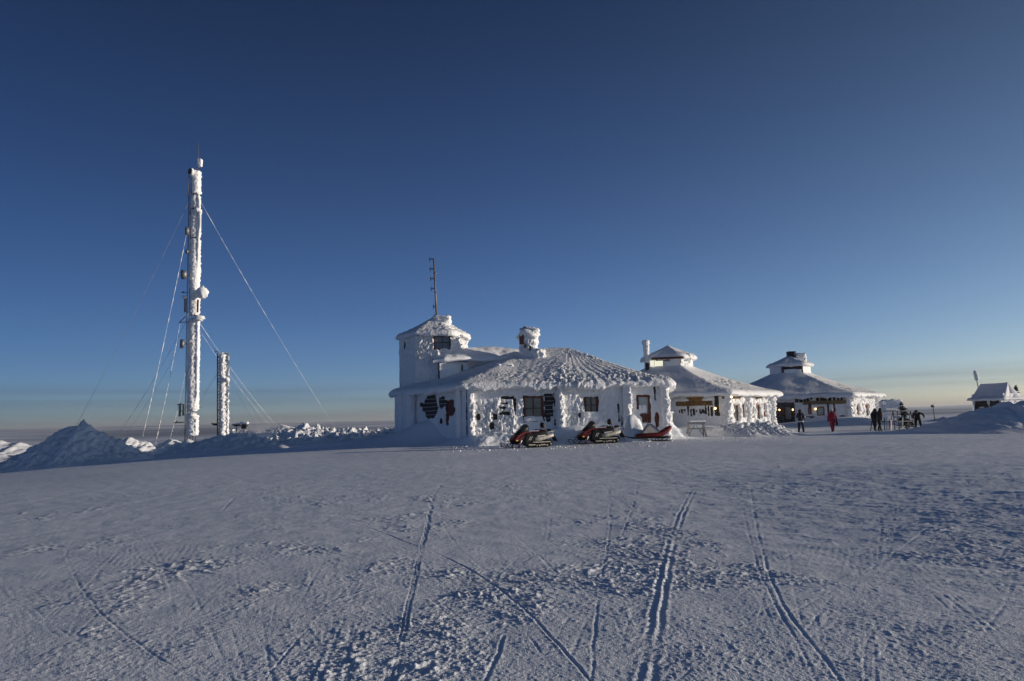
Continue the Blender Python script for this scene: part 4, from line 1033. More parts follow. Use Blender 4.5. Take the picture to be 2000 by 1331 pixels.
# steel core, ladder, then sleeves of rime with breaks between them
for sx in (-1, 1):
    for sy in (-1, 1): MB().tube([mp(862 + 30, .42 * sx, .42 * sy), mp(330, .42 * sx, .42 * sy)], .06, 6).build('leg', M['mast_steel'], mast)
br = MB()
for k in range(60):
    y0 = 880 - k * 9.1; y1 = y0 - 9.1
    br.tube([mp(y0, -.42, -.42), mp(y1, .42, -.42)], .03, 4).tube([mp(y0, -.42, .42), mp(y1, -.42, -.42)], .03, 4)
br.build('bracing', M['mast_steel'], mast)
ld = MB().tube([mp(885, -.62, -.5), mp(345, -.62, -.5)], .035, 5).tube([mp(885, -.82, -.35), mp(345, -.82, -.35)], .035, 5)
for k in range(120): ld.tube([mp(880 - k * 4.4, -.62, -.5), mp(880 - k * 4.4, -.82, -.35)], .022, 4)
ld.build('ladder', M['mast_steel'], mast)
def sleeve(parent, base, top, r, seed, amp=.16, name='rime_sleeve', step=.16, f=1.7, off=(0, 0)):
    n = max(14, int(2 * math.pi * r / step)); m = max(6, int((top.z - base.z) / step))
    ph = np.linspace(0, 2 * np.pi, n, endpoint=False)[:, None] * np.ones((1, m)); t = np.linspace(0, 1, m)[None, :] * np.ones((n, 1))
    ax = np.array(base) + t[..., None] * (np.array(top) - np.array(base)) + np.array([off[0], off[1], 0])
    D = np.stack([np.cos(ph), np.sin(ph), 0 * ph], -1)
    P = ax + D * r
    rad = r * (1 + .10 * n3(P, .5, seed + 3)) + amp * (billow(P * np.array([1, 1, 1.3]), f, seed, 3) + .1) * (.35 + .65 * sstep(-.6, .5, D @ WIND))
    rad = rad * (1 - .5 * sstep(.97, 1, t)) * (1 - .3 * sstep(.03, 0, t))
    P = ax + D * rad[..., None]
    cap = np.broadcast_to(np.array(top) + np.array([off[0], off[1], .1]), (n, 1, 3))
    return link(name, grid_me(name, np.concatenate([P, cap], 1), True), M['rime'], parent)
for k, (y0, y1, r_) in enumerate(((852, 812, .82), (806, 628, .80), (622, 470, .74), (470, 414, .72), (411, 384, .68), (382, 334, .66))):
    sleeve(mast, mp(y0), mp(y1), r_, 200 + k, .13, off=(.10, .06), f=2.6, step=.12)
# fin of hard ice on the windward edge
def fin(parent, pts, seed, name='ice_fin', thick=.16, dirn=Vector((.88, -.47, 0))):
    zs_ = []
    n = 90; V = []
    py0, py1 = pts[0][0], pts[-1][0]
    rows = []
    for k in range(n + 1):
        py = py0 + (py1 - py0) * k / n
        w = np.interp(-py, [-p[0] for p in pts], [p[1] for p in pts]); w = w + .10 * float(n3(np.array([[py * .11, seed, 0]]), 1.0, seed)[0]) + .06 * float(n3(np.array([[py * .4, seed, 0]]), 1.0, seed)[0])
        c = mp(py); row = []
        for f_, th_ in ((.5, thick), (.75, thick), (1.0, thick * .45), (1.0, -thick * .45), (.75, -thick), (.5, -thick)):
            d_ = dirn * (.55 + (w) * f_ * 1.15); nrm = Vector((-dirn.y, dirn.x, 0)) * th_
            row.append(c + d_ + nrm)
        rows.append(row)
    P = np.array([[list(p) for p in r] for r in rows])
    return link(name, grid_me(name, P), M['rime'], parent)
fin(mast, [(850, .35), (820, .45)], 1); fin(mast, [(790, .3), (770, .55), (700, .5), (640, .55), (628, .35)], 2)
fin(mast, [(555, .1), (520, .35), (470, .5), (440, .75), (405, .55), (385, .3)], 3)
def drum(parent, c, axis, r, depth, name='dish_antenna', m='steel', m2='dark_steel'):
    a = Vector(axis).normalized()
    d = MB().tube([c - a * depth / 2, c - a * depth * .1, c + a * depth / 2], [r * .75, r, r], 18).build(name, M[m], parent)
    MB().tube([c + a * depth / 2, c + a * (depth / 2 + .03)], [r * .93, r * .9], 18).build('radome', M[m2], d)
    MB().tube([c, mp_near(c)], .06, 6).build('bracket', M['mast_steel'], d)
    return d
def mp_near(c):
    t = (c.z - mb.z) / ml.z; return mb + ml * t
drum(mast, MP(374, 336), (-.5, -.8, 0), .55, .5, m='rime'); drum(mast, MP(366, 452), (-.9, -.4, 0), .62, .5)
drum(mast, MP(365.5, 492), (-.8, -.6, 0), .32, .3); drum(mast, MP(360, 537), (-.95, -.3, 0), .68, .75); drum(mast, MP(356.5, 672), (-.8, -.5, 0), .66, .5)
lump_ball(mast, MP(395, 572), .85, 5, 'rimed_dish', (1, .8, 1.05), .16)
lump_ball(mast, MP(389, 622), .7, 6, 'rime_knot', (1.1, .9, .6), .2); lump_ball(mast, MP(376, 812), .6, 7, 'rime_knot', (1.1, 1, .7), .2); lump_ball(mast, MP(386, 412), .55, 8, 'rime_knot', (1, .9, .8), .2)
tp0, tp1 = MP(386.5, 335), MP(388, 280)
MB().tube([tp0, tp1], [.06, .03], 6).build('top_rod', M['mast_steel'], mast)
lump_box(mast, Wall((MP(387, 318).x, YM - 1), (MP(396, 318).x, YM - 1)), 0, .58, -.3, .3, MP(390, 326).z, MP(390, 311).z, 210, .08, name='rimed_beacon')
MB().tube([MP(369.5, 348), MP(367.5, 384)], .05, 6).tube([MP(369.5, 348), MP(374, 347)], .035, 5).tube([MP(367.5, 383), MP(373, 381)], .035, 5).build('frame_antenna', M['mast_steel'], mast)
MB().tube([MP(374, 400), MP(369, 428)], .045, 6).tube([MP(369, 428), MP(373, 432)], .04, 5).build('whip_antenna', M['mast_steel'], mast)
MB().tube([MP(355, 572), MP(366, 572)], .05, 6).tube([MP(356, 572), MP(359, 570)], .1, 6).build('arm', M['dark_steel'], mast)
MB().box((MP(362, 596)), (.28, .2, 2.2)).tube([MP(362, 583), MP(367, 583)], .05, 5).tube([MP(362, 608), MP(367, 608)], .05, 5).build('panel_antenna', M['steel'], mast)
lump_ball(mast, MP(361, 581), .34, 12, 'rime_knot', (1, 1, .8), .1)
MB().box(MP(386.5, 598), (.22, .2, 1.9)).build('panel_antenna', M['beam'], mast)
MB().tube([MP(350, 630), MP(370, 612)], .06, 6).tube([MP(350, 630), MP(370, 629)], .06, 6).build('outrigger', M['steel'], mast)
for y_, x_ in ((791, 347), (826, 340)): MB().tube([MP(x_, y_), MP(364, y_ - 1)], .09, 6).tube([MP(x_ + 4, y_ - 1), MP(x_ + 9, y_ - 1)], .14, 6).build('arm', M['steel'], mast)
MB().box(MP(351.5, 803), (.26, .2, 1.6)).box(MP(358.5, 802), (.24, .2, 1.5)).tube([MP(351, 803), MP(364, 803)], .06, 5).build('panel_antenna', M['steel'], mast)
MB().tube([MP(389, 795), MP(394.5, 796)], .035, 5).build('arm', M['steel'], mast)
for k, (p_, q_, ya, r_, ic) in enumerate((((369, 394), (149, 832), 92, .035, .03), ((394, 398), (660, 845), 112, .032, .04), ((365, 455), (276, 866), 84, .035, .06), ((364, 628), (236, 842), 108, .035, .03), ((364, 655), (248, 846), 118, .03, .02),
                                 ((352, 632), (304, 866), 84, .035, .06), ((388, 628), (545, 838), 112, .035, .04), ((388, 643), (533, 838), 108, .03, .04), ((362, 730), (330, 864), 84, .03, .05))):
    wire(mast, MP(*p_), at(*q_, ya), r_, ic, 300 + k)

Y2 = 92.0
n0, n1 = at(433, 862, Y2), at(433, 690, Y2)
m2 = thing('lattice_mast', 'short square lattice mast, rime-plastered on its right face', 'mast', (n0.x, n0.y, gz(n0.x, n0.y)))
def np_(py, dx=0, dy=0):
    t = (862 - py) / 172.0; p = n0.lerp(n1, t); return Vector((p.x + dx, p.y + dy, p.z))
rm = Matrix.Rotation(R(28), 3, 'Z'); hw2 = .5
cs = [rm @ Vector((a * hw2, b * hw2, 0)) for a, b in ((-1, -1), (1, -1), (1, 1), (-1, 1))]
for c in cs: MB().tube([np_(880, c.x, c.y), np_(690, c.x, c.y)], .06, 6).build('leg', M['mast_steel'], m2)
for i in range(4):
    b_ = MB(); c, d = cs[i], cs[(i + 1) % 4]
    for k in range(30):
        y0 = 875 - k * 6.1; y1 = y0 - 6.1
        b_.tube([np_(y0, c.x, c.y), np_(y0, d.x, d.y)], .035, 4).tube([np_(y0, c.x, c.y) if k % 2 else np_(y0, d.x, d.y), np_(y1, d.x, d.y) if k % 2 else np_(y1, c.x, c.y)], .03, 4)
    b_.build('bracing', M['mast_steel'], m2)
Wm = Wall((np_(700, cs[1].x - .1, cs[1].y).x, np_(700).y + cs[1].y), (np_(700, cs[2].x, cs[2].y).x, np_(700).y + cs[2].y))
Wn = Wall((Wm.A.x - .55, Wm.A.y + .12), (Wm.A.x + .62, Wm.A.y + .1))
rime_wall(m2, Wn, n0.z - .5, n1.z, [], seed=220, thick=.12, amp=.25, rough=[(.5, 2, -9, 99, 1.2)], step=.09, u0=.50, u1=1.12)
sleeve(m2, np_(866, .26, -.25), np_(690, .26, -.25), .42, 221, .09, step=.08, f=3.0); sleeve(m2, np_(860, .52, .1), np_(694, .45, .1), .36, 222, .14, step=.08, f=2.8)
lump_ball(m2, at(444, 742, Y2 - .6), .34, 13, 'rime_knot', amp=.1)
MB().tube([np_(688, -.3, 0), np_(686, -.95, 0)], .05, 6).tube([at(420.5, 690, Y2), at(420.5, 683, Y2)], .06, 6).build('arm', M['steel'], m2)
MB().tube([at(413, 828, Y2), at(428, 828, Y2)], .07, 6).tube([at(416, 829, Y2), at(424, 830, Y2)], .13, 6).build('arm', M['dark_steel'], m2)
for k, (p_, q_, ya, ic) in enumerate((((426, 728), (388, 775), 88, .0), ((441, 704), (515, 832), 96, .03), ((442, 732), (506, 838), 100, .02), ((426, 728), (340, 862), 90, .01))): wire(m2, at(*p_, Y2), at(*q_, ya), .03, ic, 330 + k, .1)

# ------------------------------------------------------------------ low huts
def hut(name, label, Yf, x0, x1, ye, depth, y_ridge, seed, holes, z_low, lee=.03, wind=.1, rx=(.35, .35), turn=0.0):
    a, b = at(x0, ye[0], Yf + turn), at(x1, ye[1], Yf - turn)
    fn = Vector((-(b.y - a.y), b.x - a.x, 0)).normalized() * depth
    zr = at((x0 + x1) / 2, y_ridge, Yf + depth / 2).z
    h = thing(name, label, 'hut', ((a.x + b.x) / 2, Yf + depth / 2, z_low), None)
    poly = [(a.x, a.y), (b.x, b.y), (b.x + fn.x, b.y + fn.y), (a.x + fn.x, a.y + fn.y)]
    ze = (a.z + b.z) / 2
    al = (b - a).normalized(); c0 = a + fn / 2 + al * rx[0]; c1 = b + fn / 2 - al * rx[1]; un = fn.normalized()
    roof(h, poly, ((c0.x, c0.y), (c1.x, c1.y)), ze, zr, seed=seed, lee=lee, wind=wind, under=.45, thick=.32, step=.10, droop=.06)
    w0 = a + al * .5 + un * .5; w1 = b - al * .4 + un * .5; w2 = b - al * .4 + fn - un * .4; w3 = a + al * .5 + fn - un * .4
    W = Wall((w0.x, w0.y), (w1.x, w1.y))
    hs = holes_px(W, holes)
    rime_wall(h, W, z_low, ze + .1, hs, seed=seed + 1, amp=.05, ragged=.08)
    for q in hs: planks(h, W, q[0] - .1, q[1] + .1, q[2] - .15, q[3] + .15, .2, 'plank')
    rime_wall(h, Wall((w1.x, w1.y), (w2.x, w2.y)), z_low, ze + .6, [], seed=seed + 2, amp=.08)
    rime_wall(h, Wall((w3.x, w3.y), (w0.x, w0.y)), z_low, ze + .6, [], seed=seed + 3, amp=.05)
    return Vector((c0.x, c0.y, zr))
HR = hut('snowed_in_hut', 'snow-capped hut standing behind the blue snow rise at the right edge', 66.0, 1885, 1958, (785, 780), 3.4, 750, 230, [(1904, 784, 1930, 795), (1933, 783, 1954, 793), (1906, 798, 1925, 801)], -.2, lee=.06, wind=.06, turn=1.7, rx=(.5, .5))
q = hut('snowed_in_hut', 'half-buried hut roof with sunlit gable right of the short mast', 86.0, 446, 578, (849, 846), 5.0, 829, 235, [], -2.5, wind=.14, rx=(1.4, 2.9))
# wind-rimed post on the right hut's ridge
pq = HR + Vector((-.25, 0, -.25)); pr = pq + Vector((-.16, 0, 1.55))
po = thing('rimed_post', 'small post swollen with rime at the left end of the right hut roof', 'post', tuple(pq))
MB().tube([pq - Vector((0, 0, .3)), pr], .04, 6).build('post', M['dark_steel'], po)
sleeve(po, pq.lerp(pr, .38), pr, .17, 240, .06, step=.05, f=4)
# frosted instrument boxes on posts
for k, (px, py, w_, lab) in enumerate(((462, 831, .9, 'small dark instrument arm with snow cap, left of the two near the lattice mast'), (477, 833, .95, 'larger snow-capped instrument box right of the lattice mast'))):
    p = at(px, py, 84); t = thing('instrument_post', lab, 'instrument', (p.x, p.y, gz(p.x, p.y)), 'instrument posts by the lattice mast')
    MB().tube([(p.x, p.y, gz(p.x, p.y) - .3), p], .05, 6).build('post', M['dark_steel'], t)
    MB().box(p, (w_ * .6, .3, .28 if k == 0 else .62)).tube([p + Vector((-w_ * .6, 0, .06)), p + Vector((w_ * .5, 0, .06))], .07, 6).build('box', M['timber'], t)
    lump_box(t, Wall((p.x - w_ * .4, p.y - .2), (p.x + w_ * .7, p.y - .2)), 0, w_ * .95, -.35, .1, p.z + (.12 if k == 0 else .28), p.z + (.26 if k == 0 else .55), 245 + k, .07, name='snow_cap')

# ------------------------------------------------------------------ snowmobiles
def snowmobile(label):
    t = thing('snowmobile', label, 'snowmobile', (0, 0, 0), 'snowmobiles parked in front of the near building', True)
    MB().loft([(-1.26, .36, .42, .12), (-1.12, .30, .55, .29), (-.88, .27, .76, .37), (-.55, .27, .89, .40), (-.2, .28, .93, .38), (.02, .32, .86, .30)], 16, 3.2).build('cowl', M['black'], t)
    MB().loft([(-1.27, .37, .43, .13), (-1.13, .40, .56, .30), (-.9, .56, .77, .36), (-.7, .72, .86, .36)], 14, 3.2).build('hood', M['red_paint'], t)
    MB().loft([(-1.22, .24, .37, .14), (-1.05, .20, .42, .30), (-.7, .18, .40, .38), (-.3, .2, .42, .36)], 14, 3).build('belly_pan', M['black'], t)
    c = MB().loft([(-.92, .70, .80, .20), (-.7, .78, 1.0, .25), (-.45, .8, 1.18, .24), (-.27, .82, 1.27, .20), (-.15, .82, 1.22, .14)], 14, 2.8).build('console', M['black'], t)
    ws = MB(); V = []
    for i in range(5):
        f_ = i / 4
        for k in range(9):
            a = -1 + k / 4; V.append((-.80 + .40 * f_ + .16 * a * a, a * (.30 - .06 * f_), .93 + .40 * f_ - .05 * a * a * f_))
    ws.add(V, [[i * 9 + k, i * 9 + k + 1, (i + 1) * 9 + k + 1, (i + 1) * 9 + k] for i in range(4) for k in range(8)], True).build('windshield', M['windshield'], t)
    for s in (-1, 1):
        pn = MB().prism([(-.50, .34), (-.42, .70), (-.26, .84), (-.06, .82), (.10, .62), (.12, .34), (-.06, .20), (-.36, .2)], s * .37, s * .425).build('side_panel', M['black'], t)
        for d in (0, .10): MB().prism([(-.30 + d, .42), (-.275 + d, .42), (-.15 + d, .62), (-.18 + d, .62)], s * .426, s * .431).build('decal', M['white'], pn)
        MB().prism([(-1.16, .44), (-.92, .72), (-.55, .90), (-.10, .91), (-.10, .85), (-.50, .80), (-.80, .62), (-1.0, .46)], s * .395, s * .425).build('side_stripe', M['red_paint'], t)
        MB().prism([(-1.05, .42), (-.62, .66), (-.52, .66), (-.70, .50), (-.95, .38)], s * .385, s * .41).build('side_stripe', M['red_paint'], t)
        MB().box((-1.0, s * .39, .43), (.13, .05, .06), Matrix.Rotation(-s * .15, 3, 'Z')).build('marker', M['yellow'], t)
        MB().box((.50, s * .40, .30), (1.1, .20, .04)).build('running_board', M['alu'], t)
        MB().prism([(.35, .60), (.85, .66), (.88, .70), (.35, .645)], s * .225, s * .24).build('decal', M['white'], t)
        ski = MB(); prof = [(-1.66, .26), (-1.60, .14), (-1.48, .05), (-1.3, .015), (-.62, .012), (-.45, .03)]
        V = [];
        for x, z in prof:
            for y, dz in ((-.075, 0), (.075, 0), (.075, .025), (-.075, .025)): V.append((x, s * .47 + y, z + dz))
        n_ = len(prof)
        ski.add(V, [[i * 4 + k, (i + 1) * 4 + k, (i + 1) * 4 + (k + 1) % 4, i * 4 + (k + 1) % 4] for i in range(n_ - 1) for k in range(4)] + [[0, 1, 2, 3], [(n_ - 1) * 4 + k for k in (3, 2, 1, 0)]])
        sk = ski.build('ski', M['black'], t)
        MB().tube([(-1.64, s * .47, .26), (-1.56, s * .47, .30), (-1.42, s * .47, .22), (-1.28, s * .47, .05)], .018, 6).build('ski_loop', M['black'], sk)
        MB().tube([(-.95, s * .47, .04), (-.84, s * .44, .26), (-.72, s * .32, .42)], [.045, .035, .035], 8).build('spindle', M['red_paint'], t)
        MB().tube([(-.90, s * .44, .18), (-.62, s * .30, .52)], .045, 8).build('shock', M['white'], t)
    MB().tube([(-.42, -.40, 1.20), (-.34, -.36, 1.22), (-.30, -.1, 1.26), (-.30, .1, 1.26), (-.34, .36, 1.22), (-.42, .40, 1.20)], .022, 8).build('handlebar', M['black'], t)
    for s in (-1, 1): MB().tube([(-.36, s * .34, 1.22), (-.31, s * .48, 1.19)], .028, 8).build('grip', M['rubber'], t)
    se = MB().loft([(-.14, .62, .86, .15), (.2, .58, .87, .20), (.55, .58, .89, .22), (.66, .60, .98, .21), (.95, .60, .97, .21), (1.0, .62, .92, .2)], 14, 3).build('seat', M['seat'], t)
    MB().loft([(-.15, .84, .885, .13), (.2, .855, .895, .17), (.55, .875, .915, .17)], 10, 3).build('seat_panel', M['red_paint'], se)
    bk = MB().loft([(.72, 1.10, 1.38, .17), (.76, 1.08, 1.40, .19), (.84, 1.08, 1.40, .18)], 14, 3).build('backrest', M['seat'], t)
    MB().tube([(.86, -.14, .9), (.86, -.14, 1.3)], .022, 6).tube([(.86, .14, .9), (.86, .14, 1.3)], .022, 6).build('backrest_post', M['beam'], bk)
    MB().tube([(.25, -.2, .96), (.45, -.2, 1.02), (.62, -.2, 1.0)], .02, 6).tube([(.25, .2, .96), (.45, .2, 1.02), (.62, .2, 1.0)], .02, 6).build('grab_handle', M['black'], t)
    MB().loft([(-.1, .28, .56, .25), (.6, .36, .62, .25), (1.0, .46, .68, .25), (1.40, .56, .74, .24)], 10, 5).build('tunnel', M['alu'], t)
    rk = MB()
    for y in (-.22, 0, .22): rk.tube([(.92, y, .86), (1.40, y, .88)], .018, 6)
    rk.tube([(1.40, -.24, .88), (1.40, .24, .88)], .02, 6).tube([(1.3, -.22, .88), (1.3, -.22, .7)], .018, 6).tube([(1.3, .22, .88), (1.3, .22, .7)], .018, 6)
    rack = rk.build('rack', M['alu'], t)
    MB().loft([(1.12, .90, 1.01, .13), (1.16, .89, 1.02, .15), (1.32, .89, 1.02, .15), (1.35, .9, 1.0, .13)], 10, 4).build('rack_box', M['black'], rack)
    tr = MB(); lp = [(-.48, .36), (-.40, .16), (-.12, .02), (1.08, .01), (1.30, .10), (1.36, .28), (1.24, .42), (.2, .46)]
    tr.prism(lp, -.19, .19); trk = tr.build('track', M['rubber'], t)
    for k in range(14):
        x = -.1 + k * .085; MB().box((x, 0, .008), (.025, .36, .035)).build('lug', M['rubber'], trk)
    for s in (-1, 1):
        MB().box((.42, s * .215, .14), (1.25, .03, .05), Matrix.Rotation(.02, 3, 'Y')).build('slide_rail', M['alu'], trk)
        for x, z, r_ in ((.30, .10, .075), (.47, .10, .075), (.95, .11, .08), (1.20, .17, .10)):
            w_ = MB().tube([(x, s * .20, z), (x, s * .25, z)], r_, 14).build('wheel', M['rubber'], t)
            MB().tube([(x, s * .251, z), (x, s * .256, z)], r_ * .5, 10).build('hub', M['alu'], w_)
    MB().prism([(1.40, .66), (1.44, .66), (1.64, .34), (1.60, .30)], -.24, .24).build('snow_flap', M['rubber'], t)
    MB().tube([(-1.28, -.2, .34), (-1.36, -.15, .40), (-1.36, .15, .40), (-1.28, .2, .34)], .02, 6).build('bumper', M['black'], t)
    return t
def copy_tree(o, parent=None):
    c = o.copy(); COL.objects.link(c); c.parent = parent
    if parent is not None: c.matrix_parent_inverse = o.matrix_parent_inverse.copy()
    for ch in o.children: copy_tree(ch, c)
    return c
s1 = snowmobile('red and black snowmobile under the large window, left of the pair')
s2 = copy_tree(s1)
s2['label'] = 'red and black snowmobile towing the covered sled, right of the pair'
def sit(o, px, py, Y, rz, sc=1.0, dz=0.0):
    p = at(px, py, Y); o.location = (p.x, p.y, gz(p.x, p.y) + float(drift_height(np.array([p.x]), np.array([p.y]))[0]) + dz); o.rotation_euler = (0, 0, R(rz)); o.scale = (sc,) * 3
sit(s1, 1036, 870, 38.6, 24, .98, .02); sit(s2, 1167, 862, 41.2, 15, 1.02, .02)

def sled():
    t = thing('cargo_sled', 'red towed sled with grey canvas cover, hitched behind a snowmobile', 'sled', (0, 0, 0), None, True)
    MB().loft([(-1.12, .34, .40, .10), (-.95, .27, .48, .24), (-.5, .25, .52, .33), (.2, .25, .54, .36), (.55, .30, .64, .36), (.85, .45, .80, .33), (1.10, .66, .92, .28), (1.16, .72, .92, .24)], 14, 3.5).build('hull', M['red_sled'], t)
    MB().prism([(-.72, .50), (-.60, .62), (-.22, 1.06), (-.16, 1.06), (.42, .53)], -.29, .29).build('cover', M['tarp'], t)
    for s in (-1, 1): MB().tube([(-.2, s * .295, 1.07), (.44, s * .30, .53)], .018, 6).build('cover_edge', M['black'], t)
    MB().box((.30, 0, .215), (1.5, .5, .07)).loft([(.2, .16, .26, .3), (.9, .17, .30, .3), (1.0, .2, .28, .25)], 8, 4).build('chassis', M['black'], t)
    for s in (-1, 1):
        MB().tube([(-.25, s * .34, .10), (-.1, s * .34, .03), (.9, s * .34, .02), (1.05, s * .34, .06)], .03, 6).build('runner', M['black'], t)
        MB().tube([(.35, s * .3, .22), (.55, s * .34, .03)], .02, 6).tube([(.95, s * .3, .22), (.6, s * .34, .03)], .02, 6).tube([(.0, s * .3, .22), (.1, s * .34, .03)], .02, 6).build('strut', M['dark_steel'], t)
    MB().tube([(-.5, 0, .22), (-1.2, 0, .20), (-1.95, 0, .38)], .032, 8).tube([(-.4, .2, .2), (-1.5, 0, .27)], .022, 6).tube([(-.4, -.2, .2), (-1.5, 0, .27)], .022, 6).build('drawbar', M['black'], t)
    return t
sl = sled(); sit(sl, 1275, 857, 42.2, 8, 1.0, .02)

# ------------------------------------------------------------------ trestle and notice
p = at(1360, 852, 49.5)
tr = thing('trestle', 'frosty grey wooden trestle standing in front of the name sign', 'trestle', (p.x, p.y, gz(p.x, p.y)))
o_ = Vector((p.x, p.y, gz(p.x, p.y)))
W_, H_ = .62, 1.0
for sx in (-1, 1):
    for sy in (-1, 1):
        MB().tube([o_ + Vector((sx * W_, sy * .38, -.05)), o_ + Vector((sx * W_ * .86, sy * .06, H_ - .05))], .062, 4, smooth=False).build('leg', M['grey_wood'], tr)
    MB().box(o_ + Vector((sx * W_ * .95, 0, .42)), (.05, .52, .07)).build('tie', M['grey_wood'], tr)
MB().box(o_ + Vector((0, 0, H_)), (1.32, .18, .12)).build('top_rail', M['grey_wood'], tr)
MB().box(o_ + Vector((0, -.16, .62)), (1.1, .045, .10)).build('side_rail', M['grey_wood'], tr)
for sx in (-1, 1): MB().tube([o_ + Vector((sx * .5, .12, .2)), o_ + Vector((-sx * .05 + sx * .12, .1, .82))], .035, 4, smooth=False).build('brace', M['grey_wood'], tr)
lump_box(tr, Wall((o_.x - .62, o_.y - .1), (o_.x + .62, o_.y - .1)), .3, 1.3, -.2, .06, H_ + .05, H_ + .15, 250, .05, name='snow_cap')
p = at(1308, 838, 49.0); z_ = gz(p.x, p.y)
nb = thing('notice_post', 'narrow white notice board on a post at the corner of the near building', 'notice', (p.x, p.y, z_))
MB().box((p.x - .08, p.y, z_ + 1.1), (.09, .09, 2.5)).build('post', M['grey_wood'], nb)
MB().box((p.x + .06, p.y - .09, z_ + 1.25), (.34, .05, 1.05)).build('board', M['board'], nb)
for k in range(5): MB().box((p.x + .06, p.y - .118, z_ + 1.60 - .14 * k), (.22 - .03 * (k % 3), .006, .03)).build('text_line', M['grey_wood'], nb)
lump_box(nb, Wall((p.x - .15, p.y - .15), (p.x + .35, p.y - .15)), 0, .42, -.12, .1, z_ + 1.72, z_ + 1.86, 252, .04, name='snow_cap')

# ------------------------------------------------------------------ far right: board, lamp post, spruces, ski rack
p0, p1 = at(1722, 800, 70), at(1763, 800, 70)
z_ = gz(p0.x, p0.y)
bd = thing('rimed_board', 'wide board on posts wholly cased in grey rime, behind the ski rack', 'board', ((p0.x + p1.x) / 2, 70, z_))
Wb = Wall((p0.x, 70), (p1.x, 70)); zt_ = at(1740, 781, 70).z; zb_ = at(1740, 797, 70).z
for u in (.22, Wb.L - .3): column(bd, Wb.p(u, 0).x, 70.15, z_ - .2, zb_ + .3, .17, int(260 + u * 5), .07, 'post')
lump_box(bd, Wb, 0, Wb.L, -.45, .1, zb_, zt_, 262, .10, name='rime_block'); lump_box(bd, Wb, -.05, .42, -.4, .12, zb_ - .75, zt_ - .1, 263, .08, name='rime_skirt'); lump_box(bd, Wb, Wb.L - .5, Wb.L + .02, -.4, .1, zb_ - .35, zt_ - .2, 264, .08, name='rime_skirt')
p = at(1826, 824, 86); q = at(1822, 794, 86)
lp_ = thing('lamp_post', 'thin slightly leaning lamp post standing alone before the far plain', 'lamp post', (p.x, p.y, gz(p.x, p.y)))
MB().tube([(p.x, p.y, gz(p.x, p.y) - .2), q], [.055, .045], 8).build('post', M['beam'], lp_)
hd = MB().loft([(-.2, -.10, .12, .12), (-.05, -.14, .14, .16), (.14, -.12, .12, .13)], 10, 3); hd.build('lamp_head', M['dark_steel'], lp_, Matrix.Translation(q))
lump_box(lp_, Wall((q.x - .2, q.y - .1), (q.x + .2, q.y - .1)), 0, .4, -.22, .06, q.z + .10, q.z + .2, 266, .03, name='snow_cap')

def spruce(name, label, base, top, width, seed, m, n=150, snow=.25, blade=.34):
    t = thing(name, label, 'spruce', tuple(base)); rnd = random.Random(seed); ax = top - base; H = ax.length
    MB().tube([base - ax * .08, base + ax * .5, top], [.09, .06, .015], 7).build('trunk', M['bark'], t)
    cr, sn = MB(), MB()
    for k in range(n):
        f_ = rnd.uniform(.12, 1.0) ** .9; c = base + ax * f_; L = width * (1.05 - f_) * rnd.uniform(.55, 1.1) + .08
        a = rnd.uniform(0, 6.283); d = Vector((math.cos(a), math.sin(a), rnd.uniform(-.55, .05))).normalized(); s_ = d.cross(Vector((0, 0, 1))).normalized()
        tip = c + d * L; w_ = blade * L * .5; mid = c + d * L * .55
        tgt = sn if rnd.random() < snow else cr
        up = Vector((0, 0, .03 if tgt is sn else 0))
        tgt.add([c + up, mid + s_ * w_ + up - Vector((0, 0, .06)), tip + up, mid - s_ * w_ + up - Vector((0, 0, .06)), mid + Vector((0, 0, .05)) + up], [[0, 1, 4], [1, 2, 4], [2, 3, 4], [3, 0, 4]])
    cr.build('crown', M[m], t)
    if snow > 0: sn.build('crown_snow', M['rime'], t)
    return t
b_ = at(1772, 838, 56.5); b_.z = gz(b_.x, b_.y); spruce('spruce_tree', 'young dark spruce leaning left behind the ski rack', b_, at(1760, 786, 56.5), .95, 3, 'needles', 150, .22)
b_ = at(1986, 796, 69.5); b_.z = at(1986, 790, 69.5).z - 1.0; spruce('spruce_tree', 'frosted grey spruce top showing right of the snow-capped hut', b_, at(1983, 753, 69.5), 1.0, 4, 'needles_grey', 260, .15, .4)

p = at(1742, 838, 55.0)
rk = thing('ski_rack', 'metal ski rack with pegged slanting posts beside the far pavilion', 'ski rack', (p.x, p.y, gz(p.x, p.y)))
def rp(px, py, dy=0): return at(px, py, 55.0 + dy)
for k, (x0, x1) in enumerate(((1700, 1706), (1748, 1744), (1757, 1752), (1786, 1778))):
    a, b = rp(x0, 842), rp(x1, 803); a.z = gz(a.x, a.y) - .03
    po_ = MB().tube([a, b], .032, 6).build('post', M['dark_steel'], rk)
    for j in range(5):
        c = a.lerp(b, .15 + .17 * j); MB().tube([c - Vector((.12, .1, 0)), c + Vector((.16, -.12, .02))], .016, 5).build('peg', M['dark_steel'], po_)
    if k in (1, 3):
        MB().tube([a + Vector((0, .9, 0)), b], .028, 6).build('stay', M['dark_steel'], rk)
MB().tube([rp(1703, 803.5), rp(1780, 803)], .03, 6).build('rail', M['dark_steel'], rk)
MB().tube([rp(1701, 824), rp(1784, 823)], .035, 6).build('rail', M['dark_steel'], rk)
tb = MB().box(rp(1752, 815), (.42, .3, .05)).build('shelf', M['dark_steel'], rk)
lump_box(tb, Wall((rp(1747, 815).x, 54.85), (rp(1757, 815).x, 54.85)), 0, .42, -.3, .02, rp(1752, 814).z, rp(1752, 812).z, 270, .03, name='snow_cap')
rnd = random.Random(8)
ORD = ('first', 'second', 'third', 'fourth', 'fifth', 'sixth', 'seventh', 'eighth', 'ninth', 'tenth', 'eleventh', 'twelfth', 'thirteenth')
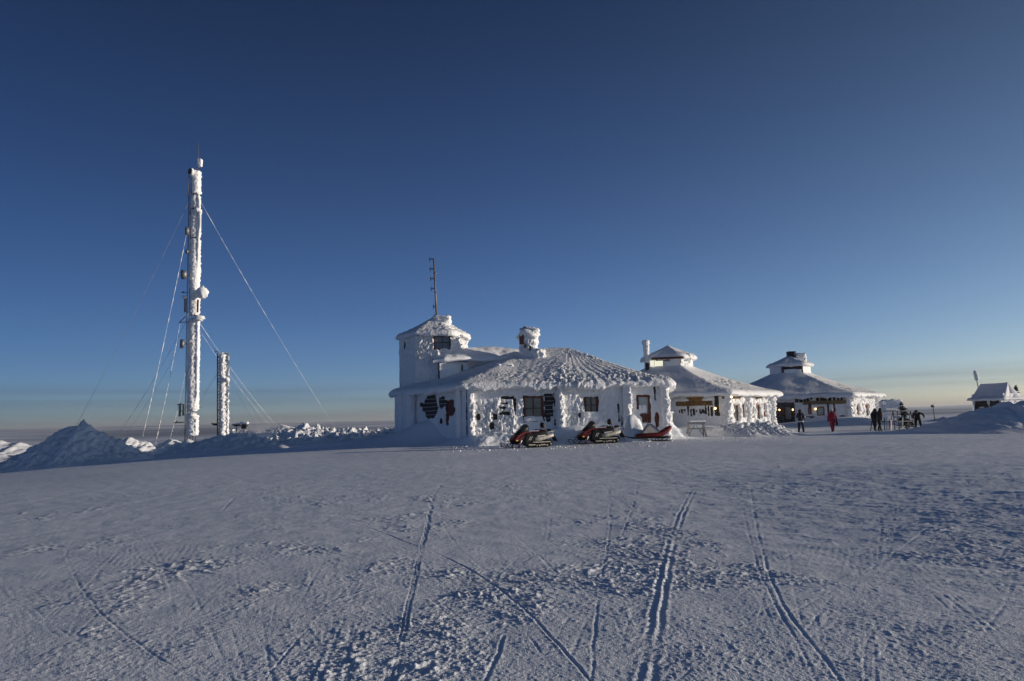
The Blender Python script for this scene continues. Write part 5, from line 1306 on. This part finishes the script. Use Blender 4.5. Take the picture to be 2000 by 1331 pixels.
for k in (0, 2, 4, 6, 8, 9, 11):
    px = (1711, 1714, 1717, 1722, 1727, 1730, 1733, 1736, 1738, 1741, 1745, 1764, 1768)[k]
    foot = rp(px + rnd.uniform(-2, 2), 838, -.35); foot.z = gz(foot.x, foot.y) + .0
    L = rnd.uniform(.85, 1.2); tip = rp(px + rnd.uniform(-2.5, 2.5), 805, -.03); d = (tip - foot).normalized(); side = Vector((1, rnd.uniform(-.4, .4), 0)).normalized()
    mm_ = M[('ski_a', 'ski_b', 'ski_d', 'ski_b')[k // 2 % 4]]
    place = ('standing', 'leaning')[k % 2]
    sk = MB(); V = []
    for f_, w_, bow in ((0, .05, .0), (.3, .042, .012), (.7, .045, .012), (.93, .055, 0), (1.0, .02, -.09)):
        c = foot + d * (L * f_) + Vector((0, bow - .02, 0))
        for sx, sy in ((-1, 0), (1, 0), (1, .02), (-1, .02)): V.append(c + side * sx * w_ + Vector((0, sy, 0)))
    sk.add(V, [[i * 4 + j, (i + 1) * 4 + j, (i + 1) * 4 + (j + 1) % 4, i * 4 + (j + 1) % 4] for i in range(4) for j in range(4)] + [[0, 1, 2, 3], [19, 18, 17, 16]])
    o = sk.build('ski', mm_)
    tag(o, ('dark red', 'white', 'teal', 'white')[k // 2 % 4] + ' ski propped on the ski rack, ' + ORD[(0, 2, 4, 6, 8, 9, 11).index(k)] + ' from its left end', 'ski', 'skis propped on the rack')

# ------------------------------------------------------------------ people
SKEL = [('pelvis', 'spine', 'top'), ('spine', 'chest', 'top'), ('chest', 'neck', 'top'), ('neck', 'head', 'head'), ('head', 'crown', 'hat'),
        ('chest', 'sh_l', 'top'), ('sh_l', 'el_l', 'top'), ('el_l', 'wr_l', 'top'), ('wr_l', 'ha_l', 'glove'), ('ha_l', 'th_l', 'glove'),
        ('chest', 'sh_r', 'top'), ('sh_r', 'el_r', 'top'), ('el_r', 'wr_r', 'top'), ('wr_r', 'ha_r', 'glove'), ('ha_r', 'th_r', 'glove'),
        ('pelvis', 'hi_l', 'leg'), ('hi_l', 'kn_l', 'leg'), ('kn_l', 'an_l', 'leg'), ('an_l', 'to_l', 'boot'),
        ('pelvis', 'hi_r', 'leg'), ('hi_r', 'kn_r', 'leg'), ('kn_r', 'an_r', 'leg'), ('an_r', 'to_r', 'boot')]
BASE = {'pelvis': (0, 0, .95, .17), 'spine': (0, 0, 1.13, .175), 'chest': (0, 0, 1.33, .20), 'neck': (0, -.01, 1.50, .085), 'head': (0, -.03, 1.62, .105), 'crown': (0, -.02, 1.70, .095),
        'sh_l': (.19, 0, 1.40, .10), 'el_l': (.27, .03, 1.14, .078), 'wr_l': (.28, -.06, .92, .06), 'ha_l': (.28, -.09, .82, .05), 'th_l': (.25, -.14, .82, .022),
        'sh_r': (-.19, 0, 1.40, .10), 'el_r': (-.27, .03, 1.14, .078), 'wr_r': (-.28, -.06, .92, .06), 'ha_r': (-.28, -.09, .82, .05), 'th_r': (-.25, -.14, .82, .022),
        'hi_l': (.10, 0, .88, .135), 'kn_l': (.12, -.02, .49, .095), 'an_l': (.12, .02, .10, .075), 'to_l': (.13, -.17, .055, .055),
        'hi_r': (-.10, 0, .88, .135), 'kn_r': (-.12, -.02, .49, .095), 'an_r': (-.12, .02, .10, .075), 'to_r': (-.13, -.17, .055, .055)}
def person(label, px, py, Y, rz, pose, mats, hat=None, scale=1.0, group='people outside the pavilions'):
    J = dict(BASE); J.update({k: (*v, BASE[k][3]) if len(v) == 3 else v for k, v in pose.items()})
    names = list(J); ix = {n: i for i, n in enumerate(names)}
    me = bpy.data.meshes.new('person'); me.from_pydata([J[n][:3] for n in names], [(ix[a], ix[b]) for a, b, _ in SKEL], [])
    tmp = bpy.data.objects.new('tmp', me); COL.objects.link(tmp)
    md = tmp.modifiers.new('skin', 'SKIN'); md.use_smooth_shade = True
    sv = me.skin_vertices[0].data
    for n in names:
        r_ = J[n][3]; wide = 1.18 if n in ('chest', 'spine', 'pelvis') else 1.0
        sv[ix[n]].radius = (r_ * wide, r_ * (.82 if wide > 1 else 1)); sv[ix[n]].use_root = n == 'pelvis'
    tmp.modifiers.new('sub', 'SUBSURF').levels = 2; tmp.modifiers['sub'].render_levels = 2
    dg = bpy.context.evaluated_depsgraph_get(); out = bpy.data.meshes.new_from_object(tmp.evaluated_get(dg)); bpy.data.objects.remove(tmp)
    keys = ['top', 'leg', 'boot', 'glove', 'head', 'hat']; out.materials.clear()
    o = bpy.data.objects.new('person', out); COL.objects.link(o)
    for k in keys: out.materials.append(M[mats[k]])
    segs = [(np.array(J[a][:3]), np.array(J[b][:3]), keys.index(k)) for a, b, k in SKEL]
    for f_ in out.polygons:
        c = np.array(f_.center); best, bi = 9, 0
        for a, b, k in segs:
            d_ = b - a; t_ = np.clip(((c - a) @ d_) / (d_ @ d_), 0, 1); q = np.linalg.norm(c - a - t_ * d_)
            if q < best: best, bi = q, k
        if bi == 1 and c[2] > .80: bi = 0          # jacket hem hangs over the hips
        f_.material_index = bi; f_.use_smooth = True
    p = at(px, py, Y); o.location = (p.x, p.y, gz(p.x, p.y) + float(drift_height(np.array([p.x]), np.array([p.y]))[0]) - .005); o.rotation_euler = (0, 0, R(rz)); o.scale = (scale,) * 3
    tag(o, label, 'person', group); INV[o.name] = Matrix()
    hd = Vector(J['head'][:3])
    # face: eyes, nose, mouth hint, ears
    for s in (-1, 1): MB().ball(hd + Vector((s * .038, -.098, .015)), .012, n=6).build('eye', M['hair'], o)
    MB().ball(hd + Vector((0, -.112, -.015)), .018, (.8, 1, 1.3), 6).build('nose', M['skin'], o)
    MB().box(hd + Vector((0, -.104, -.055)), (.05, .012, .01)).build('mouth', M['rust_cloth'], o)
    if hat:
        kind, hm = hat
        b = MB()
        if kind == 'hood': b.ball(hd + Vector((0, .025, .02)), .135, (1, 1.02, 1.12), 12).tube([hd + Vector((0, .04, -.16)), hd + Vector((0, .03, -.06))], [.15, .12], 12)
        else: b.ball(hd + Vector((0, .012, .065)), .122, (1, 1, .85), 12).tube([hd + Vector((0, .012, .02)), hd + Vector((0, .012, .075))], [.125, .128], 12)
        b.build('hood' if kind == 'hood' else 'knit_hat', M[hm], o)
    return o
dark = {'top': 'jacket_dark', 'leg': 'trousers', 'boot': 'boots', 'glove': 'boots', 'head': 'skin', 'hat': 'hair'}
redm = dict(dark, top='red_suit', leg='red_suit', head='hair')
pa = person('person in black hooded jacket with pale hem, before the dark stone wall', 1565, 843, 53.0, 150,
            {'el_l': (.27, -.10, 1.16), 'wr_l': (.16, -.28, 1.20), 'ha_l': (.10, -.33, 1.24), 'th_l': (.08, -.34, 1.29), 'el_r': (-.29, .02, 1.15), 'wr_r': (-.24, -.16, 1.02), 'ha_r': (-.22, -.22, .96), 'th_r': (-.18, -.24, .97),
             'an_l': (.16, .10, .10), 'to_l': (.20, -.09, .055), 'kn_l': (.14, .0, .49), 'an_r': (-.14, -.10, .10), 'to_r': (-.17, -.28, .055), 'kn_r': (-.13, -.09, .50)}, dark, ('hood', 'jacket_dark'))
MB().tube([(0, 0, .79), (0, 0, .84), (0, 0, .90)], [.235, .23, .215], 14).build('jacket_hem', M['pale_cloth'], pa)
MB().loft([(-.13, 1.02, 1.36, .05), (0, .98, 1.42, .09), (.13, 1.02, 1.36, .05)], 10, 3).build('backpack', M['jacket_navy'], pa, Matrix.Translation((0, .22, 0)))
MB().tube([(-.28, -.02, 1.22), (-.30, .02, 1.12)], [.085, .08], 10).build('sleeve_patch', M['pale_cloth'], pa)
pb = person('person in a crimson one-piece snow suit walking away, pale hat', 1627, 843, 52.5, 172,
            {'an_l': (.07, .12, .10), 'to_l': (.07, -.06, .06), 'kn_l': (.09, -.02, .49), 'an_r': (-.06, -.16, .10), 'to_r': (-.06, -.34, .055), 'kn_r': (-.09, -.12, .50), 'el_r': (-.29, .04, 1.12), 'wr_r': (-.31, -.02, .88), 'ha_r': (-.32, -.04, .79), 'th_r': (-.28, -.08, .80)}, redm, ('cap', 'pale_cloth'))
MB().tube([(0, 0, .74), (0, 0, .82), (0, 0, 1.0)], [.25, .255, .225], 14).build('jacket_skirt', M['red_suit'], pb)
hb = pb.matrix_basis @ Vector((-.40, -.02, .70)) if False else Matrix.LocRotScale(pb.location, pb.rotation_euler, pb.scale) @ Vector((-.33, -.05, .66))
bag = thing('hand_bag', 'small black bag hanging at the hand of the person in crimson', 'bag', tuple(hb - Vector((0, 0, .17))))
MB().loft([(-.16, -.14, .10, .05), (-.08, -.17, .13, .09), (.08, -.17, .13, .09), (.16, -.14, .10, .05)], 10, 3).build('pouch', M['jacket_dark'], bag, Matrix.Translation(hb) @ Matrix.Rotation(R(60), 4, 'Z'))
MB().tube([hb + Vector((-.08, 0, .10)), hb + Vector((-.03, 0, .19)), hb + Vector((.03, 0, .19)), hb + Vector((.08, 0, .10))], .012, 6).build('handle', M['jacket_dark'], bag)
walk = {'an_l': (.11, -.20, .10), 'to_l': (.12, -.38, .06), 'kn_l': (.12, -.16, .50), 'an_r': (-.11, .20, .12), 'to_r': (-.12, .04, .055), 'kn_r': (-.12, .02, .50), 'spine': (0, -.04, 1.13), 'chest': (0, -.10, 1.32), 'neck': (0, -.16, 1.48), 'head': (0, -.21, 1.58), 'crown': (0, -.20, 1.67),
        'sh_l': (.19, -.10, 1.39), 'sh_r': (-.19, -.10, 1.39), 'el_l': (.28, -.12, 1.13), 'wr_l': (.27, -.28, .96), 'ha_l': (.26, -.34, .88), 'th_l': (.22, -.37, .90), 'el_r': (-.29, -.02, 1.12), 'wr_r': (-.32, .02, .90), 'ha_r': (-.33, .0, .80), 'th_r': (-.30, -.05, .80)}
pc = person('left one of two dark-clad people walking close together by the rack, with backpack', 1709, 842, 52.4, 118, walk, dict(dark, top='jacket_navy'), ('hood', 'jacket_dark'))
MB().loft([(-.15, .98, 1.36, .06), (0, .94, 1.42, .10), (.15, .98, 1.36, .06)], 10, 3).build('backpack', M['jacket_navy'], pc, Matrix.Translation((0, .15, 0)))
walk2 = dict(walk); walk2.update({'el_l': (.30, -.20, 1.14), 'wr_l': (.34, -.40, .98), 'ha_l': (.36, -.47, .90), 'th_l': (.32, -.50, .92)})
pd = person('right one of two dark-clad people walking close together, rust patch on the arm', 1718, 843, 51.6, 100, walk2, dark, ('hood', 'jacket_dark'))
MB().tube([(-.25, -.06, 1.26), (-.285, -.03, 1.16)], [.095, .088], 10).build('sleeve_patch', M['rust_cloth'], pd)
bend = {'pelvis': (0, .06, .95, .17), 'spine': (0, -.03, 1.10, .175), 'chest': (0, -.18, 1.24, .20), 'neck': (0, -.30, 1.33, .085), 'head': (0, -.38, 1.36, .105), 'crown': (0, -.42, 1.43, .095), 'sh_l': (.19, -.20, 1.29), 'el_l': (.40, -.02, 1.20), 'wr_l': (.46, -.12, 1.00), 'ha_l': (.46, -.18, .93), 'th_l': (.42, -.21, .94),
        'sh_r': (-.19, -.20, 1.29), 'el_r': (-.26, -.30, 1.05), 'wr_r': (-.20, -.46, .90), 'ha_r': (-.17, -.52, .84), 'th_r': (-.13, -.54, .86), 'hi_l': (.11, .05, .88), 'hi_r': (-.11, .05, .88), 'kn_l': (.17, -.02, .50), 'an_l': (.20, .04, .10), 'to_l': (.22, -.14, .055), 'kn_r': (-.15, -.04, .50), 'an_r': (-.17, .03, .10), 'to_r': (-.19, -.15, .055)}
pe = person('person in black bending forward alone at the right end of the rack', 1794, 841, 52.6, -38, bend, dark, ('cap', 'jacket_dark'))

# loose snow clods scattered where the yard meets the buildings
rnd = random.Random(21)
cl = MB()
for k in range(520):
    px = rnd.uniform(860, 1560); Yc = rnd.uniform(35, 43.0) if px < 1300 else rnd.uniform(40, 48)
    p = at(px, 860, Yc); s_ = rnd.uniform(.015, .05) * (1.7 if rnd.random() < .1 else 1)
    z_ = gz(p.x, Yc) + float(drift_height(np.array([p.x]), np.array([Yc]))[0])
    V = [Vector((p.x, Yc, z_ + s_ * .05)) + Vector((rnd.uniform(-1, 1) + c[0], rnd.uniform(-.6, .6) + c[1], c[2] * .7)).normalized() * s_ * rnd.uniform(.8, 1.2) for c in ((2, 0, 0), (0, 2, 0), (-2, 0, 0), (0, -2, 0), (0, 0, 2.2), (0, 0, -2))]
    cl.add(V, [[0, 1, 4], [1, 2, 4], [2, 3, 4], [3, 0, 4], [1, 0, 5], [2, 1, 5], [3, 2, 5], [0, 3, 5]], True)
o = cl.build('snow_clods', M['chunk']); tag(o, 'small snow clods strewn over the yard before the buildings', 'snow', None, 'stuff')

# ------------------------------------------------------------------ thin winter haze over the hilltop and the far country
hz0 = min(float(GZ.min()), float(BZ.min())) - 1.0; hz1 = max(float(GZ.max()), float(BZ.max()), 44.0) + 2.0
hz = MB().box((0, 0, (hz0 + hz1) / 2), (31000, 31000, hz1 - hz0)).build('haze', None)
hm = bpy.data.materials.new('haze'); hm.use_nodes = True; hn = hm.node_tree.nodes; hn.clear()
ho = hn.new('ShaderNodeOutputMaterial'); hv = hn.new('ShaderNodeVolumePrincipled')
hv.inputs['Color'].default_value = (.86, .90, .96, 1); hv.inputs['Density'].default_value = HAZE; hv.inputs['Anisotropy'].default_value = .2
hm.node_tree.links.new(hv.outputs[0], ho.inputs['Volume']); hz.data.materials.append(hm)
tag(hz, 'thin blue winter haze over the far lowland', 'haze', None, 'stuff')
